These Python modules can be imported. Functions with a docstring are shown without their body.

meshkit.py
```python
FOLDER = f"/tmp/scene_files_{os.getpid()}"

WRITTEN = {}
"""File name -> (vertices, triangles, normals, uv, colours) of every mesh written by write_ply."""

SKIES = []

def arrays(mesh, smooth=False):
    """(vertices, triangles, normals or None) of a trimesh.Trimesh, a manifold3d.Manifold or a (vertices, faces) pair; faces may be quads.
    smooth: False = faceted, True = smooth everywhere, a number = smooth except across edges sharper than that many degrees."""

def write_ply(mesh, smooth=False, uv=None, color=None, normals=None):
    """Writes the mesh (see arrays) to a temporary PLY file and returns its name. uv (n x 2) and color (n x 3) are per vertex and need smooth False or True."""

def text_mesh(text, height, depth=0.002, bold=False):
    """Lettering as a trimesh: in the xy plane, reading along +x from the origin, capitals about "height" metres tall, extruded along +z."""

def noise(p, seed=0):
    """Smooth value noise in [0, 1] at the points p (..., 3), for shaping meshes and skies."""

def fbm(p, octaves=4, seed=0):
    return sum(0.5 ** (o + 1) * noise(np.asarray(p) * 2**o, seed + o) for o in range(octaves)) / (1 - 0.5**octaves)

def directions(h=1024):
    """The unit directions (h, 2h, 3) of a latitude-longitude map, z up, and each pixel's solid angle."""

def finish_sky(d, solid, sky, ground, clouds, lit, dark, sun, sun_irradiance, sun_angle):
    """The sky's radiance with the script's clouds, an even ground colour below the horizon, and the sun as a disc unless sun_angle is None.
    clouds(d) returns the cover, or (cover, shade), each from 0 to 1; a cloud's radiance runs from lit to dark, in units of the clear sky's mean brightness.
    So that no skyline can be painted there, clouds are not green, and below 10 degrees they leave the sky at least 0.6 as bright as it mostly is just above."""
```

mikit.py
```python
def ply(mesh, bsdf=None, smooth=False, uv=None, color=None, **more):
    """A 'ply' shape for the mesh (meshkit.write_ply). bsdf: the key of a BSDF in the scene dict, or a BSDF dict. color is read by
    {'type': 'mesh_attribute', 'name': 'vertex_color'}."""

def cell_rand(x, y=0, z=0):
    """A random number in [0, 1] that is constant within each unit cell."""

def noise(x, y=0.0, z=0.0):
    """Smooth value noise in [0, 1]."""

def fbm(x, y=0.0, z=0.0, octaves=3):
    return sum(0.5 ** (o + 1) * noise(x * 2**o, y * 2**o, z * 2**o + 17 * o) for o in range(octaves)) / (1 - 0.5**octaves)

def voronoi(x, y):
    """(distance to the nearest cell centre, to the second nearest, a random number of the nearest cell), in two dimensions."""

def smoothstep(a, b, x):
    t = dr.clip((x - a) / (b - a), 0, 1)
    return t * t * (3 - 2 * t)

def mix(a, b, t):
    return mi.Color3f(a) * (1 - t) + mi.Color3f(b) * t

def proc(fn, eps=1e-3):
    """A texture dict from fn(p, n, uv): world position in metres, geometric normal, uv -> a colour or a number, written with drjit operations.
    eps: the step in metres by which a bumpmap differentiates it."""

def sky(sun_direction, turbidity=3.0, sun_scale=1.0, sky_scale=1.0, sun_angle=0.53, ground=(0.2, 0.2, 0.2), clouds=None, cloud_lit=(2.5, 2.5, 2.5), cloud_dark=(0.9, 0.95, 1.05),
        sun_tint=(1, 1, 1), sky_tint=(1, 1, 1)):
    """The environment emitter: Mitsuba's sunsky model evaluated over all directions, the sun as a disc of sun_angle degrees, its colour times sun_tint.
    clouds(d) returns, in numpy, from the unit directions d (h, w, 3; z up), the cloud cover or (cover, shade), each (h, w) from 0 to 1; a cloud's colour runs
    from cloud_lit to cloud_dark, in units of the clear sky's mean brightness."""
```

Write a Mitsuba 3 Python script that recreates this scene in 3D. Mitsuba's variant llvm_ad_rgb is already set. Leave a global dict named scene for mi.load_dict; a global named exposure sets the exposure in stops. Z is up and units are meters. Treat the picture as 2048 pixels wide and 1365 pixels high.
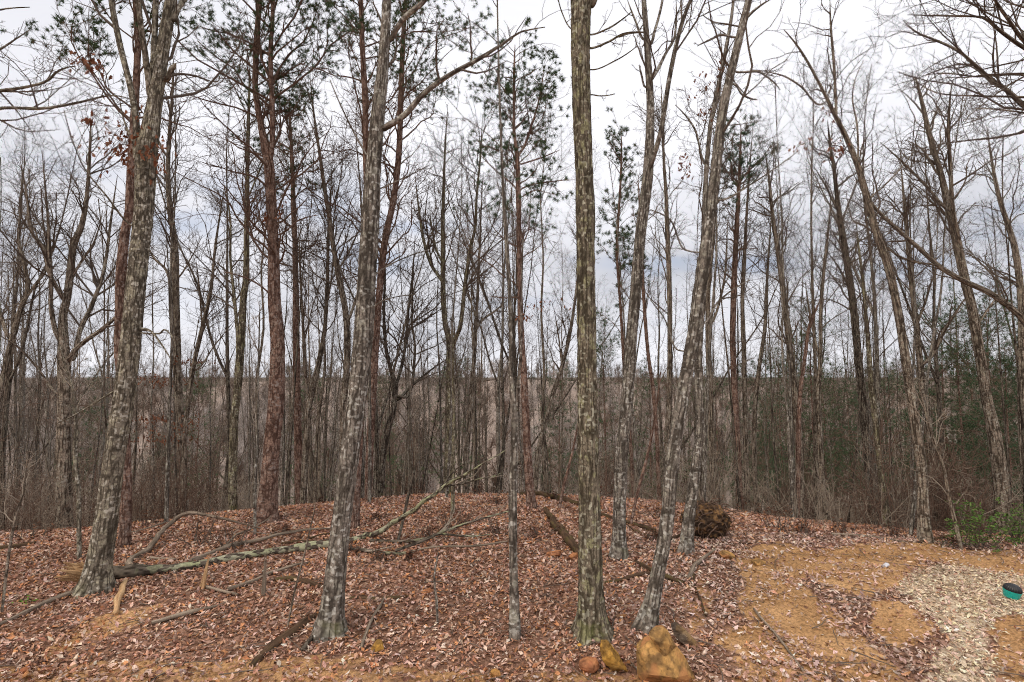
import math, numpy as np, trimesh, manifold3d as m3, mitsuba as mi, drjit as dr, mikit, meshkit, shapely
from mikit import noise, fbm, voronoi, smoothstep, mix
from meshkit import noise as nz, fbm as nfbm

scene, labels = {}, {}
T4 = mi.ScalarTransform4f
# ------------------------------------------------------------------ camera, sky, exposure
F, CX, CY, HOR, CAMZ = 1100.0, 1024.0, 682.5, 755.0, 2.6      # focal length and centre in pixels of the 2048 px frame
PITCH = math.atan((HOR - CY) / F)
FWD = np.array([0, math.cos(PITCH), math.sin(PITCH)]); UPV = np.array([0, -math.sin(PITCH), math.cos(PITCH)])
CAM = np.array([0, 0, CAMZ])
scene['camera'] = {'type': 'perspective', 'fov': 2 * math.degrees(math.atan(CX / F)), 'fov_axis': 'x', 'near_clip': 0.05, 'far_clip': 3000.0,
                   'to_world': T4().look_at(origin=CAM.tolist(), target=(CAM + FWD).tolist(), up=[0, 0, 1])}
exposure = 2.0


def clouds(d):
    el = np.degrees(np.arcsin(np.clip(d[..., 2], -1, 1)))
    k = 1.0 / (np.maximum(d[..., 2], 0) + 0.16)
    q = np.stack([d[..., 0] * k, d[..., 1] * k, 0 * k], -1)
    n1 = nfbm(q * 0.85 + [3.7, 1.3, 0], 5, 3)
    n2 = nfbm(q * np.array([1.6, 2.6, 1]) + [9.1, 4.2, 0], 5, 11)
    az = np.degrees(np.arctan2(d[..., 0], d[..., 1]))
    bank = np.exp(-((el - 12) / 7.0) ** 2)                                  # a grey bank low over the hills
    right = 0.35 + 0.65 / (1 + np.exp(-(az - 12) / 6))
    base = 0.56 - 0.44 * np.clip(d[..., 2], 0, 1) ** 0.8                      # an overcast dome: brightest overhead
    shade = base + 0.55 * (n1 - 0.5) + bank * right * (0.24 + 0.8 * (n2 - 0.45)) - 0.16 * np.exp(-(el / 4.0) ** 2)
    cover = np.clip(1.0 - 0.3 * np.clip((n2 - 0.60) * 8, 0, 1) * np.exp(-((el - 14) / 6.0) ** 2), 0, 1)
    return cover, np.clip(shade, 0, 1)


scene['sky'] = mikit.sky([-0.35, -0.45, 0.82], turbidity=4, sun_scale=0.30, sun_angle=40, clouds=clouds,
                         cloud_lit=(3.10, 3.08, 3.20), cloud_dark=(1.12, 1.17, 1.32), ground=(0.12, 0.1, 0.08))

# ------------------------------------------------------------------ helpers
_used = {}


def numbered(name):
    _used[name] = _used.get(name, 0) + 1
    return name if _used[name] == 1 else '%s_%03d' % (name, _used[name] - 1)


def tag(key, label=None, cat=None, group=None, kind=None):
    labels[key] = {k: v for k, v in (('label', label), ('category', cat), ('group', group), ('kind', kind)) if v}
    return key


def part(parent, name, mesh, bsdf, smooth=False, **kw):
    key = numbered(parent + '__' + name)
    scene[key] = mikit.ply(mesh, bsdf, smooth, **kw)
    return key


def whole(name, mesh, bsdf, smooth=False, **kw):
    key = numbered(name)
    scene[key] = mikit.ply(mesh, bsdf, smooth, **kw)
    return key


def unit(a):
    return a / (np.linalg.norm(a, axis=-1, keepdims=True) + 1e-12)


def ray(px, py):
    return FWD + np.array([1.0, 0, 0]) * (px - CX) / F - UPV * (py - CY) / F


def at(px, py, D):
    r = ray(px, py)
    return CAM + r * (D / r[1])


CXS = np.array([-60, -20, -8.6, -7.1, -5.1, -1.5, 0.4, 2, 5.1, 6.7, 8, 20, 60])
CYS = np.array([7, 7.6, 9.0, 9.6, 10.6, 12.1, 12.2, 12.0, 10.4, 9.3, 8.6, 7.4, 7]) - 1.2


def crest(x):
    return sum(np.interp(x + o, CXS, CYS) for o in (-1.2, -0.6, 0, 0.6, 1.2)) / 5


def terrain(x, y, fine=True):
    x, y = np.asarray(x, float), np.asarray(y, float)
    s = np.maximum(0, y - crest(x))
    z = np.where(s < 4.6, -0.5 * s * s / 13.5, -0.784 - 0.341 * (s - 4.6))
    z = np.maximum(z, -17.5 + 0 * z)
    valley = np.clip((y - 95) / 270, 0, 1)
    hump = 12 + 17 * (nfbm(np.stack([x * 0.0065 + 3, y * 0.003, 0 * x], -1), 3, 5) - .5) * 2
    z = z + (valley ** 1.1) * hump - np.clip((y - 370) / 100, 0, 3) * 4
    z = np.where(s > 8, z + 1.6 * np.clip((s - 8) / 20, 0, 1) * (nfbm(np.stack([x * .05, y * .05, 0 * x], -1), 3, 8) - .5) * 2, z)
    if fine:
        near = np.clip((26 - y) / 8, 0, 1)
        z = z + near * (0.16 * (nfbm(np.stack([x * .35, y * .35, 0 * x], -1), 3, 21) - .5) + 0.035 * (nfbm(np.stack([x * 2.2, y * 2.2, 0 * x], -1), 3, 22) - .5))
    return z


def ground_at(px, py):
    r = ray(px, py)
    t = np.linspace(1.5, 40, 3000)
    p = CAM + r * t[:, None]
    below = p[:, 2] < terrain(p[:, 0], p[:, 1])
    i = int(np.argmax(below)) if below.any() else 900
    q = p[i].copy(); q[2] = float(terrain(q[0], q[1]))
    return q


def join(parts):
    vs, fs, n = [], [], 0
    for v, f in parts:
        if len(v):
            vs.append(v); fs.append(np.asarray(f) + n); n += len(v)
    return np.vstack(vs), np.vstack(fs)


def tubes(P, R, sides=3):
    """Many branches at once: P (N,S,3), R (N,S)."""
    N, S, _ = P.shape
    t = unit(np.gradient(P, axis=1))
    ref = np.where(np.abs(t[:, :1, 2:]) < 0.8, np.array([0, 0, 1.0]), np.array([1.0, 0.2, 0]))
    a = unit(np.cross(t, ref)); b = np.cross(t, a)
    ang = np.arange(sides) * 2 * np.pi / sides
    v = P[:, :, None] + R[:, :, None, None] * (np.cos(ang)[:, None] * a[:, :, None] + np.sin(ang)[:, None] * b[:, :, None])
    i = np.arange(N)[:, None, None] * S * sides + np.arange(S - 1)[None, :, None] * sides
    j = np.arange(sides)[None, None, :]; k = (j + 1) % sides
    q = np.stack([i + j, i + k, i + sides + k, i + sides + j], -1).reshape(-1, 4)
    return v.reshape(-1, 3), np.vstack([q[:, [0, 1, 2]], q[:, [0, 2, 3]]])


def grow(g, P0, d, L, r0, S, wander, up, rtip=0.35):
    N = len(P0)
    P = np.empty((N, S + 1, 3)); P[:, 0] = P0
    d = unit(d)
    for s in range(S):
        d = unit(d + wander * g.normal(size=(N, 3)) + np.array([0, 0, up]))
        P[:, s + 1] = P[:, s] + d * (L / S)[:, None]
    return P, r0[:, None] * np.linspace(1, rtip, S + 1)[None]


def spawn(g, P, R, n, t0, ang, t1=0.98):
    """n (N,) children per parent -> starts, directions, parent index, t, parent radius there."""
    idx = np.repeat(np.arange(len(P)), n)
    M, S = len(idx), P.shape[1]
    t = t0 + (t1 - t0) * g.random(M)
    x = t * (S - 1); i = np.minimum(x.astype(int), S - 2); f = (x - i)[:, None]
    p = P[idx, i] * (1 - f) + P[idx, i + 1] * f
    tan = unit(P[idx, i + 1] - P[idx, i])
    a = unit(np.cross(tan, g.normal(size=(M, 3))))
    th = np.radians(g.uniform(ang[0], ang[1], M))[:, None]
    return p, tan * np.cos(th) + a * np.sin(th), idx, t, R[idx, i] * (1 - f[:, 0]) + R[idx, i + 1] * f[:, 0]


def lengths(P):
    return np.linalg.norm(np.diff(P, axis=1), axis=2).sum(1)


def twigs(g, P, R, dens=(3.2, 4.0, 4.5), ratio=(0.5, 0.48, 0.5), rmin=0.0028, wander=0.21, up=0.06, levels=3, t0=0.2, lmax=2.2, nmin=2):
    """Branches, their branches and their twigs on the given limbs P (N,S,3). Returns (list of tube meshes, twig polylines of the last level)."""
    out, last = [], None
    for lev in range(levels):
        L = lengths(P)
        n = np.maximum(nmin, np.round(np.minimum(L, 4) * dens[lev] * (0.7 + 0.6 * g.random(len(L))))).astype(int)
        p, d, idx, t, rp = spawn(g, P, R, n, t0 if lev == 0 else 0.12, (28, 62))
        Ln = np.minimum(L[idx], lmax / ratio[lev]) * ratio[lev] * (1.15 - 0.65 * t) * g.uniform(0.55, 1.25, len(t))
        S = (5, 4, 3)[min(lev, 2)] if levels > 1 else 3
        P, R = grow(g, p, d, Ln, np.maximum(rp * 0.55, rmin), S, wander * (1 + 0.15 * lev), up)
        R = np.maximum(R, rmin * 0.6)
        out.append(tubes(P, R, 4 if lev == 0 and levels > 2 else 3))
        last = P
    return out, last


def smooth_path(p, r, step):
    """Catmull-like resampling of a polyline with radii, about every step metres."""
    from scipy.interpolate import PchipInterpolator
    p = np.asarray(p, float); l = np.r_[0, np.cumsum(np.linalg.norm(np.diff(p, axis=0), axis=1))]
    n = max(4, int(l[-1] / step) + 1)
    s = np.linspace(0, l[-1], n)
    return PchipInterpolator(l, p, axis=0)(s), PchipInterpolator(l, np.asarray(r, float))(s), s


def stem(p, r, s, sides, rough=0.0, flare=0.0, seed=0, freq=32.0):
    """A trunk or limb: rings along p with bark relief; returns mesh (v,f), uv in metres."""
    t = unit(np.gradient(p, axis=0))
    ref = np.array([0, 1.0, 0.0]) if abs(t[:, 1]).max() < 0.85 else np.array([0.3, 0.2, 1.0])
    a = unit(ref - (t @ ref)[:, None] * t); b = np.cross(t, a)
    th = np.linspace(0, 2 * np.pi, sides + 1)
    c, q = np.cos(th), np.sin(th)
    rr = np.repeat(r[:, None], sides + 1, 1)
    big = np.stack([c[None] * 1.3 + 0 * rr, q[None] * 1.3 + 0 * rr, s[:, None] * 1.1 + 0 * rr], -1) + seed * 7.3
    rr = rr * (1 + 0.12 * (nz(big, seed) - 0.5))
    if flare:
        lob = 1 + 0.75 * np.cos(4 * th + seed) + 0.45 * np.cos(7 * th + 2 * seed)
        rr = rr * (1 + flare * np.exp(-np.maximum(s[:, None] - 0.15, 0) / 0.17) * (0.55 + 0.45 * lob[None]))
    if rough:
        R0 = float(np.mean(r))
        q3 = np.stack([c[None] * R0 * freq + 0 * rr, q[None] * R0 * freq + 0 * rr, s[:, None] * freq * 0.24 + 0 * rr], -1) + seed * 3.1
        n1 = 1 - np.abs(2 * nz(q3, seed + 1) - 1)
        n2 = nz(q3 * [2.3, 2.3, 3.0], seed + 2)
        rr = rr + rough * np.minimum(1, r / 0.08)[:, None] * (0.6 - n1 + 0.55 * (n2 - 0.5))
    v = p[:, None] + rr[..., None] * (c[None, :, None] * a[:, None] + q[None, :, None] * b[:, None])
    S, K = len(p), sides + 1
    i, j = np.meshgrid(np.arange(S - 1), np.arange(sides), indexing='ij')
    f = np.stack([i * K + j, i * K + j + 1, (i + 1) * K + j + 1, (i + 1) * K + j], -1).reshape(-1, 4)
    uv = np.stack([np.repeat((th * float(np.mean(r)))[None], S, 0), np.repeat(s[:, None], K, 1)], -1).reshape(-1, 2)
    v = v.reshape(-1, 3)
    # closed ends
    v = np.vstack([v, p[0], p[-1]]); uv = np.vstack([uv, [0, s[0]], [0, s[-1]]])
    tri = np.vstack([f[:, [0, 1, 2]], f[:, [0, 2, 3]],
                     np.stack([np.arange(sides) + 1, np.arange(sides), np.full(sides, S * K)], -1),
                     np.stack([(S - 1) * K + np.arange(sides), (S - 1) * K + np.arange(sides) + 1, np.full(sides, S * K + 1)], -1)])
    return (v, tri), uv


# ------------------------------------------------------------------ materials
def bark(furrow, plate, lichen, spots, cu=26.0, cv=6.5, lich=0.56, moss=0.0, red=None):
    furrow, plate, lichen, spots = map(mi.Color3f, (furrow, plate, lichen, spots))

    def fn(p, n, uv):
        u, v = uv.x, uv.y
        w = fbm(u * 6, v * 4, 3.0)
        r1 = dr.abs(2 * noise(u * cu * 2.1 + 1.1 * w, v * cv * 0.62, 1.0) - 1)              # long wandering furrows
        r2 = dr.abs(2 * noise(u * cu * 1.6, v * cv * 2.6 + 1.5 * w, 6.0) - 1)              # finer cracks across
        k = noise(u * cu * 0.9, v * cv * 1.6, 8.0)
        ridge = smoothstep(0.04, 0.55, r1) * (0.45 + 0.55 * smoothstep(0.05, 0.40, r2))
        grain = noise(u * 150, v * 60)
        broad = fbm(u * 3, v * 1.6, 2.0)
        c = furrow * (1 - ridge) + plate * ridge * (0.85 + 0.50 * k)
        c = c * (0.55 + 0.80 * grain) * (0.80 + 0.40 * broad)
        l = smoothstep(lich, lich + 0.09, fbm(u * 24 + 3, v * 17, 5.0, octaves=3)) * (0.05 + 0.80 * ridge)
        c = mi.Color3f(c * (1 - l) + lichen * l * (0.65 + 0.7 * grain))
        sp = smoothstep(0.68, 0.80, noise(u * 60, v * 38, 9.0)) * smoothstep(0.40, 0.6, fbm(u * 5, v * 2.5, 7.0)) * (0.3 + 0.7 * ridge)
        c = mi.Color3f(c * (1 - sp) + spots * sp)
        if moss:
            m = smoothstep(0.0, 0.3, moss - v + 0.8 * (fbm(u * 8, v * 5, 1.0) - 0.5)) * smoothstep(0.45, 0.62, fbm(u * 11, v * 8, 4.0)) * 0.75
            c = mi.Color3f(c * (1 - m) + mi.Color3f(0.105, 0.115, 0.035) * (0.5 + grain) * m)
        return c
    return fn


def wood(name, fn, rough=0.9):
    scene[name] = {'type': 'twosided', 'bsdf': {'type': 'diffuse', 'reflectance': mikit.proc(fn) if callable(fn) else {'type': 'rgb', 'value': fn}}}


wood('oak_bark', bark((0.078, 0.066, 0.054), (0.225, 0.197, 0.166), (0.36, 0.345, 0.28), (0.54, 0.525, 0.47), lich=0.58, moss=0.28))
wood('lichen_bark', bark((0.078, 0.066, 0.050), (0.215, 0.187, 0.146), (0.38, 0.350, 0.255), (0.54, 0.51, 0.43), cu=28, cv=10, lich=0.53, moss=0.2))
wood('mossy_bark', bark((0.070, 0.058, 0.041), (0.195, 0.165, 0.122), (0.31, 0.30, 0.17), (0.47, 0.455, 0.35), cu=25, cv=7, lich=0.55, moss=0.32))
wood('pine_bark', bark((0.095, 0.056, 0.043), (0.260, 0.170, 0.132), (0.31, 0.235, 0.19), (0.35, 0.29, 0.255), cu=19, cv=14, lich=0.59))
wood('dark_bark', bark((0.040, 0.032, 0.026), (0.150, 0.122, 0.098), (0.20, 0.185, 0.14), (0.29, 0.275, 0.225), cu=24, cv=7, lich=0.57, moss=0.3))
wood('brown_bark', bark((0.070, 0.055, 0.042), (0.265, 0.216, 0.170), (0.33, 0.30, 0.225), (0.43, 0.40, 0.335), cu=26, cv=7, lich=0.57))
wood('grey_twigs', (0.140, 0.114, 0.093))
wood('brown_twigs', (0.155, 0.105, 0.080))
wood('dark_twigs', (0.110, 0.088, 0.074))
wood('pale_twigs', (0.300, 0.252, 0.200))
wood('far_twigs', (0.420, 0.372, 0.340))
scene['leaf_paint'] = {'type': 'twosided', 'bsdf': {'type': 'diffuse', 'reflectance': {'type': 'mesh_attribute', 'name': 'vertex_color'}}}
wood('needle_green', (0.090, 0.140, 0.070))
wood('needle_dark', (0.080, 0.130, 0.072))
wood('hanging_leaf', (0.235, 0.105, 0.062))


def ground_col(p, n, uv):
    clay, straw = uv.x, uv.y
    a, b, k = voronoi(p.x * 24, p.y * 24)
    a2, b2, k2 = voronoi(p.x * 33 + 5, p.y * 33)
    g = fbm(p.x * 30, p.y * 30, 1.0)
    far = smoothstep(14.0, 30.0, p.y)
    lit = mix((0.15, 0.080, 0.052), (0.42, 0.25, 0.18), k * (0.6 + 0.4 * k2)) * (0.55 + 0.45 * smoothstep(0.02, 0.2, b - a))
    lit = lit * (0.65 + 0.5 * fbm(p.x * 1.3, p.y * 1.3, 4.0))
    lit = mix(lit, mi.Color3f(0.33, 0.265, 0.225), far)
    cl = mix((0.30, 0.165, 0.073), (0.53, 0.325, 0.165), fbm(p.x * 2.4, p.y * 2.4, 6.0)) * (0.62 + 0.6 * g)
    cl = cl * (0.75 + 0.4 * smoothstep(0.25, 0.5, noise(p.x * 70, p.y * 70)))
    st = mix((0.34, 0.25, 0.17), (0.72, 0.60, 0.45), k) * (0.5 + 0.7 * g)
    t = smoothstep(0.35, 0.6, clay + 0.5 * (fbm(p.x * 6, p.y * 6, 3.0) - 0.5))
    c = mi.Color3f(lit * (1 - t) + cl * t)
    return mix(c, st, smoothstep(0.40, 0.75, straw + 0.35 * (fbm(p.x * 7, p.y * 7, 8.0) - 0.5)))


def rock_col(tone, dark, red):
    def fn(p, n, uv):
        a = fbm(p.x * 13, p.y * 13, p.z * 13, octaves=5)
        b = fbm(p.x * 44 + 7, p.y * 34, p.z * 30, octaves=3)
        v = fbm(p.x * 5 + 11, p.y * 5, p.z * 3 + 4, octaves=3)
        c = mix(dark, tone, smoothstep(0.40, 0.64, a)) * (0.50 + 0.9 * b)
        c = mix(c, red, smoothstep(0.56, 0.68, v) * 0.75)
        crack = smoothstep(0.10, 0.0, dr.abs(2 * fbm(p.x * 5, p.y * 5, p.z * 7 + 3, octaves=3) - 1)) * smoothstep(.5, .7, noise(p.x * 11, p.y * 11, p.z * 11))
        c = c * (1 - 0.40 * crack)
        pit = smoothstep(0.80, 0.9, noise(p.x * 60, p.y * 60, p.z * 60))
        return mi.Color3f(c * (1 - 0.35 * pit))
    return fn


wood('ochre_rock', rock_col((0.52, 0.300, 0.110), (0.24, 0.145, 0.065), (0.50, 0.23, 0.10)))
wood('gold_rock', rock_col((0.54, 0.305, 0.075), (0.27, 0.155, 0.050), (0.46, 0.23, 0.09)))
wood('red_rock', rock_col((0.48, 0.215, 0.10), (0.26, 0.115, 0.06), (0.42, 0.16, 0.08)))
wood('grey_rock', rock_col((0.19, 0.15, 0.115), (0.075, 0.058, 0.047), (0.32, 0.20, 0.09)))
wood('gravel_grey', (0.25, 0.25, 0.26))


def split_col(p, n, uv):
    g = fbm(uv.x * 60, uv.y * 3.0, 2.0)
    return mix((0.34, 0.19, 0.095), (0.66, 0.46, 0.26), g) * (0.7 + 0.5 * noise(uv.x * 20, uv.y * 2))


def grey_wood_col(p, n, uv):
    g = fbm(uv.x * 90, uv.y * 4.0, 2.0)
    return mix((0.10, 0.075, 0.056), (0.40, 0.325, 0.25), g) * (0.45 + 0.8 * fbm(uv.x * 22, uv.y * 6))


def rotten_col(p, n, uv):
    g = fbm(uv.x * 50, uv.y * 7.0, 2.0)
    m = smoothstep(0.5, 0.62, fbm(p.x * 9, p.y * 9, 1.0)) * 0.45
    return mix(mix((0.030, 0.022, 0.017), (0.150, 0.095, 0.060), g), mi.Color3f(0.11, 0.10, 0.038), m * smoothstep(.3, .6, g))


def log_col(p, n, uv):
    g = noise(uv.x * 70, uv.y * 24)
    l = smoothstep(0.46, 0.56, fbm(uv.x * 26, uv.y * 13, 2.0, octaves=4))
    c = mix((0.045, 0.036, 0.028), (0.18, 0.15, 0.118), g)
    return mix(c, mix((0.34, 0.36, 0.20), (0.42, 0.40, 0.30), noise(uv.x * 8, uv.y * 5)), l * smoothstep(0.3, 1.2, uv.y)) * (0.7 + 0.5 * g)


wood('split_wood', split_col); wood('grey_wood', grey_wood_col); wood('rotten_wood', rotten_col); wood('lichen_log', log_col)


# ------------------------------------------------------------------ the ground
def poly(*pts):
    return shapely.Polygon([tuple(ground_at(x, y)[:2]) for x, y in pts])


CLAY = [(poly((1600, 1110), (1700, 1090), (1840, 1082), (1910, 1100), (2070, 1104), (2070, 1152), (1960, 1140), (1890, 1124), (1840, 1128), (1800, 1165), (1740, 1190), (1660, 1182), (1610, 1140)), 1.0),
        (poly((1742, 1200), (1800, 1204), (1850, 1232), (1878, 1264), (1830, 1288), (1790, 1302), (1756, 1270)), 1.0),
        (poly((1975, 1228), (2075, 1234), (2090, 1380), (2005, 1375), (1982, 1290)), 1.0),
        (poly((1470, 1100), (1560, 1080), (1640, 1110), (1610, 1160), (1640, 1225), (1700, 1300), (1640, 1320), (1560, 1240), (1465, 1240), (1475, 1170)), 0.80),
        (poly((1440, 1250), (1560, 1240), (1720, 1330), (1760, 1400), (1500, 1400), (1420, 1320)), 0.66),
        (poly((1640, 1190), (1760, 1300), (1860, 1400), (1760, 1400), (1660, 1290)), 0.60),
        (poly((60, 1322), (150, 1250), (240, 1218), (330, 1205), (300, 1240), (200, 1290), (120, 1318)), 0.66),
        (poly((-60, 1400), (-60, 1335), (250, 1318), (520, 1322), (700, 1305), (900, 1330), (1150, 1345), (1270, 1335), (1420, 1350), (1420, 1400)), 0.56),
        (poly((1370, 1160), (1430, 1150), (1420, 1240), (1395, 1290), (1360, 1230)), 0.5)]
STRAW = [(poly((1790, 1180), (1850, 1130), (1900, 1128), (1960, 1142), (2080, 1156), (2080, 1232), (1978, 1236), (1972, 1290), (2000, 1390), (1850, 1390), (1872, 1300), (1884, 1258), (1840, 1215)), 1.0)]
STONES = [(poly((520, 1290), (700, 1280), (730, 1330), (560, 1345)), 1.0), (poly((820, 1335), (960, 1325), (960, 1390), (800, 1390)), 1.0),
          (poly((1230, 1338), (1330, 1335), (1420, 1345), (1420, 1390), (1230, 1390)), 1.0), (poly((430, 1345), (560, 1340), (560, 1390), (420, 1390)), 1.0)]


def mask(polys, x, y, seed=0):
    q = np.stack([x * 2.2, y * 2.2, 0 * x], -1)
    m = np.zeros(np.shape(x))
    for k, amp in enumerate((0.2, 0.4, 0.6, 0.8)):                     # a ragged, gradual edge
        jx, jy = x + amp * (nfbm(q * (2 - .35 * k), 4, seed + k) - 0.5), y + amp * (nfbm(q * (2 - .35 * k) + 20, 4, seed + k) - 0.5)
        mk = np.zeros(np.shape(x))
        for pl, w in polys:
            mk = np.maximum(mk, w * shapely.contains_xy(pl, jx, jy))
        m += mk / 4
    return m


def axis(lo, hi, fine, step, ratio=1.13):
    a = list(np.arange(fine[0], fine[1], step)); h = step
    while a[-1] < hi:
        h *= ratio; a.append(a[-1] + h)
    h = step
    while a[0] > lo:
        h *= ratio; a.insert(0, a[0] - h)
    return np.array(a)


gx, gy = axis(-700, 700, (-10.5, 10.5), 0.05), axis(-80, 900, (2.3, 14.5), 0.05)
X, Y = np.meshgrid(gx, gy)
cm, sm = mask(CLAY, X, Y, 3), mask(STRAW, X, Y, 4)
Z = terrain(X, Y)
Z = Z + np.where(cm > 0.5, 0.05 * (nfbm(np.stack([X * 5, Y * 5, 0 * X], -1), 4, 31) - 0.55) + 0.022 * (nz(np.stack([X * 16, Y * 16, 0 * X], -1), 5) - 0.5), 0)
nxx = len(gx); ii, jj = np.meshgrid(np.arange(len(gy) - 1), np.arange(nxx - 1), indexing='ij')
quads = np.stack([ii * nxx + jj, ii * nxx + jj + 1, (ii + 1) * nxx + jj + 1, (ii + 1) * nxx + jj], -1).reshape(-1, 4)
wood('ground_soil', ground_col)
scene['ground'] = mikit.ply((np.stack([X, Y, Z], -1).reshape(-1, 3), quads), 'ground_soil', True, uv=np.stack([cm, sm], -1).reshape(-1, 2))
tag('ground', 'orange clay and brown leaf covered woodland floor rounding off into a valley', kind='structure')


# ------------------------------------------------------------------ leaf litter: real curled leaves
def leaf_shape(kind):
    """Vertices (10,3) of an oak-like (0) or beech-like (1) leaf, 1 long, lying along +x; faces."""
    x = np.array([0, .33, .68, 1.0])
    if kind == 0:
        side = [(.10, .07), (.28, .27), (.42, .14), (.58, .30), (.74, .13), (.90, .12)]
    else:
        side = [(.08, .08), (.24, .21), (.42, .27), (.60, .25), (.78, .17), (.92, .07)]
    mid = [(a, 0) for a in x]
    v = np.array([(a, b, 0) for a, b in mid + side + [(a, -b) for a, b in side]], float)
    f = []
    for o, flip in ((4, False), (10, True)):
        tri = [(0, 1, o), (o, 1, o + 1), (o + 1, 1, o + 2), (o + 2, 1, 2), (o + 2, 2, o + 3), (o + 3, 2, o + 4), (o + 4, 2, 3), (o + 4, 3, o + 5)]
        f += [t[::-1] if flip else t for t in tri]
    return v, np.array(f)


LEAF = [leaf_shape(0), leaf_shape(1)]
SMALL = (np.array([[0, 0, 0], [.5, 0, 0], [1, 0, 0], [.42, .24, 0], [.42, -.24, 0]], float), np.array([[0, 1, 3], [1, 2, 3], [1, 0, 4], [2, 1, 4]]))
PAL = {'brown': np.array([[.43, .235, .155], [.50, .295, .21], [.33, .165, .105], [.60, .41, .32], [.22, .115, .080], [.52, .255, .125], [.64, .48, .39], [.40, .255, .195]]),
       'pink': np.array([[.55, .39, .32], [.63, .47, .40], [.43, .265, .20], [.50, .345, .28], [.69, .56, .48], [.28, .165, .125], [.54, .32, .20]]),
       'straw': np.array([[.74, .61, .43], [.80, .69, .52], [.66, .53, .37], [.72, .57, .43], [.44, .33, .23], [.62, .46, .33]])}


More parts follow.
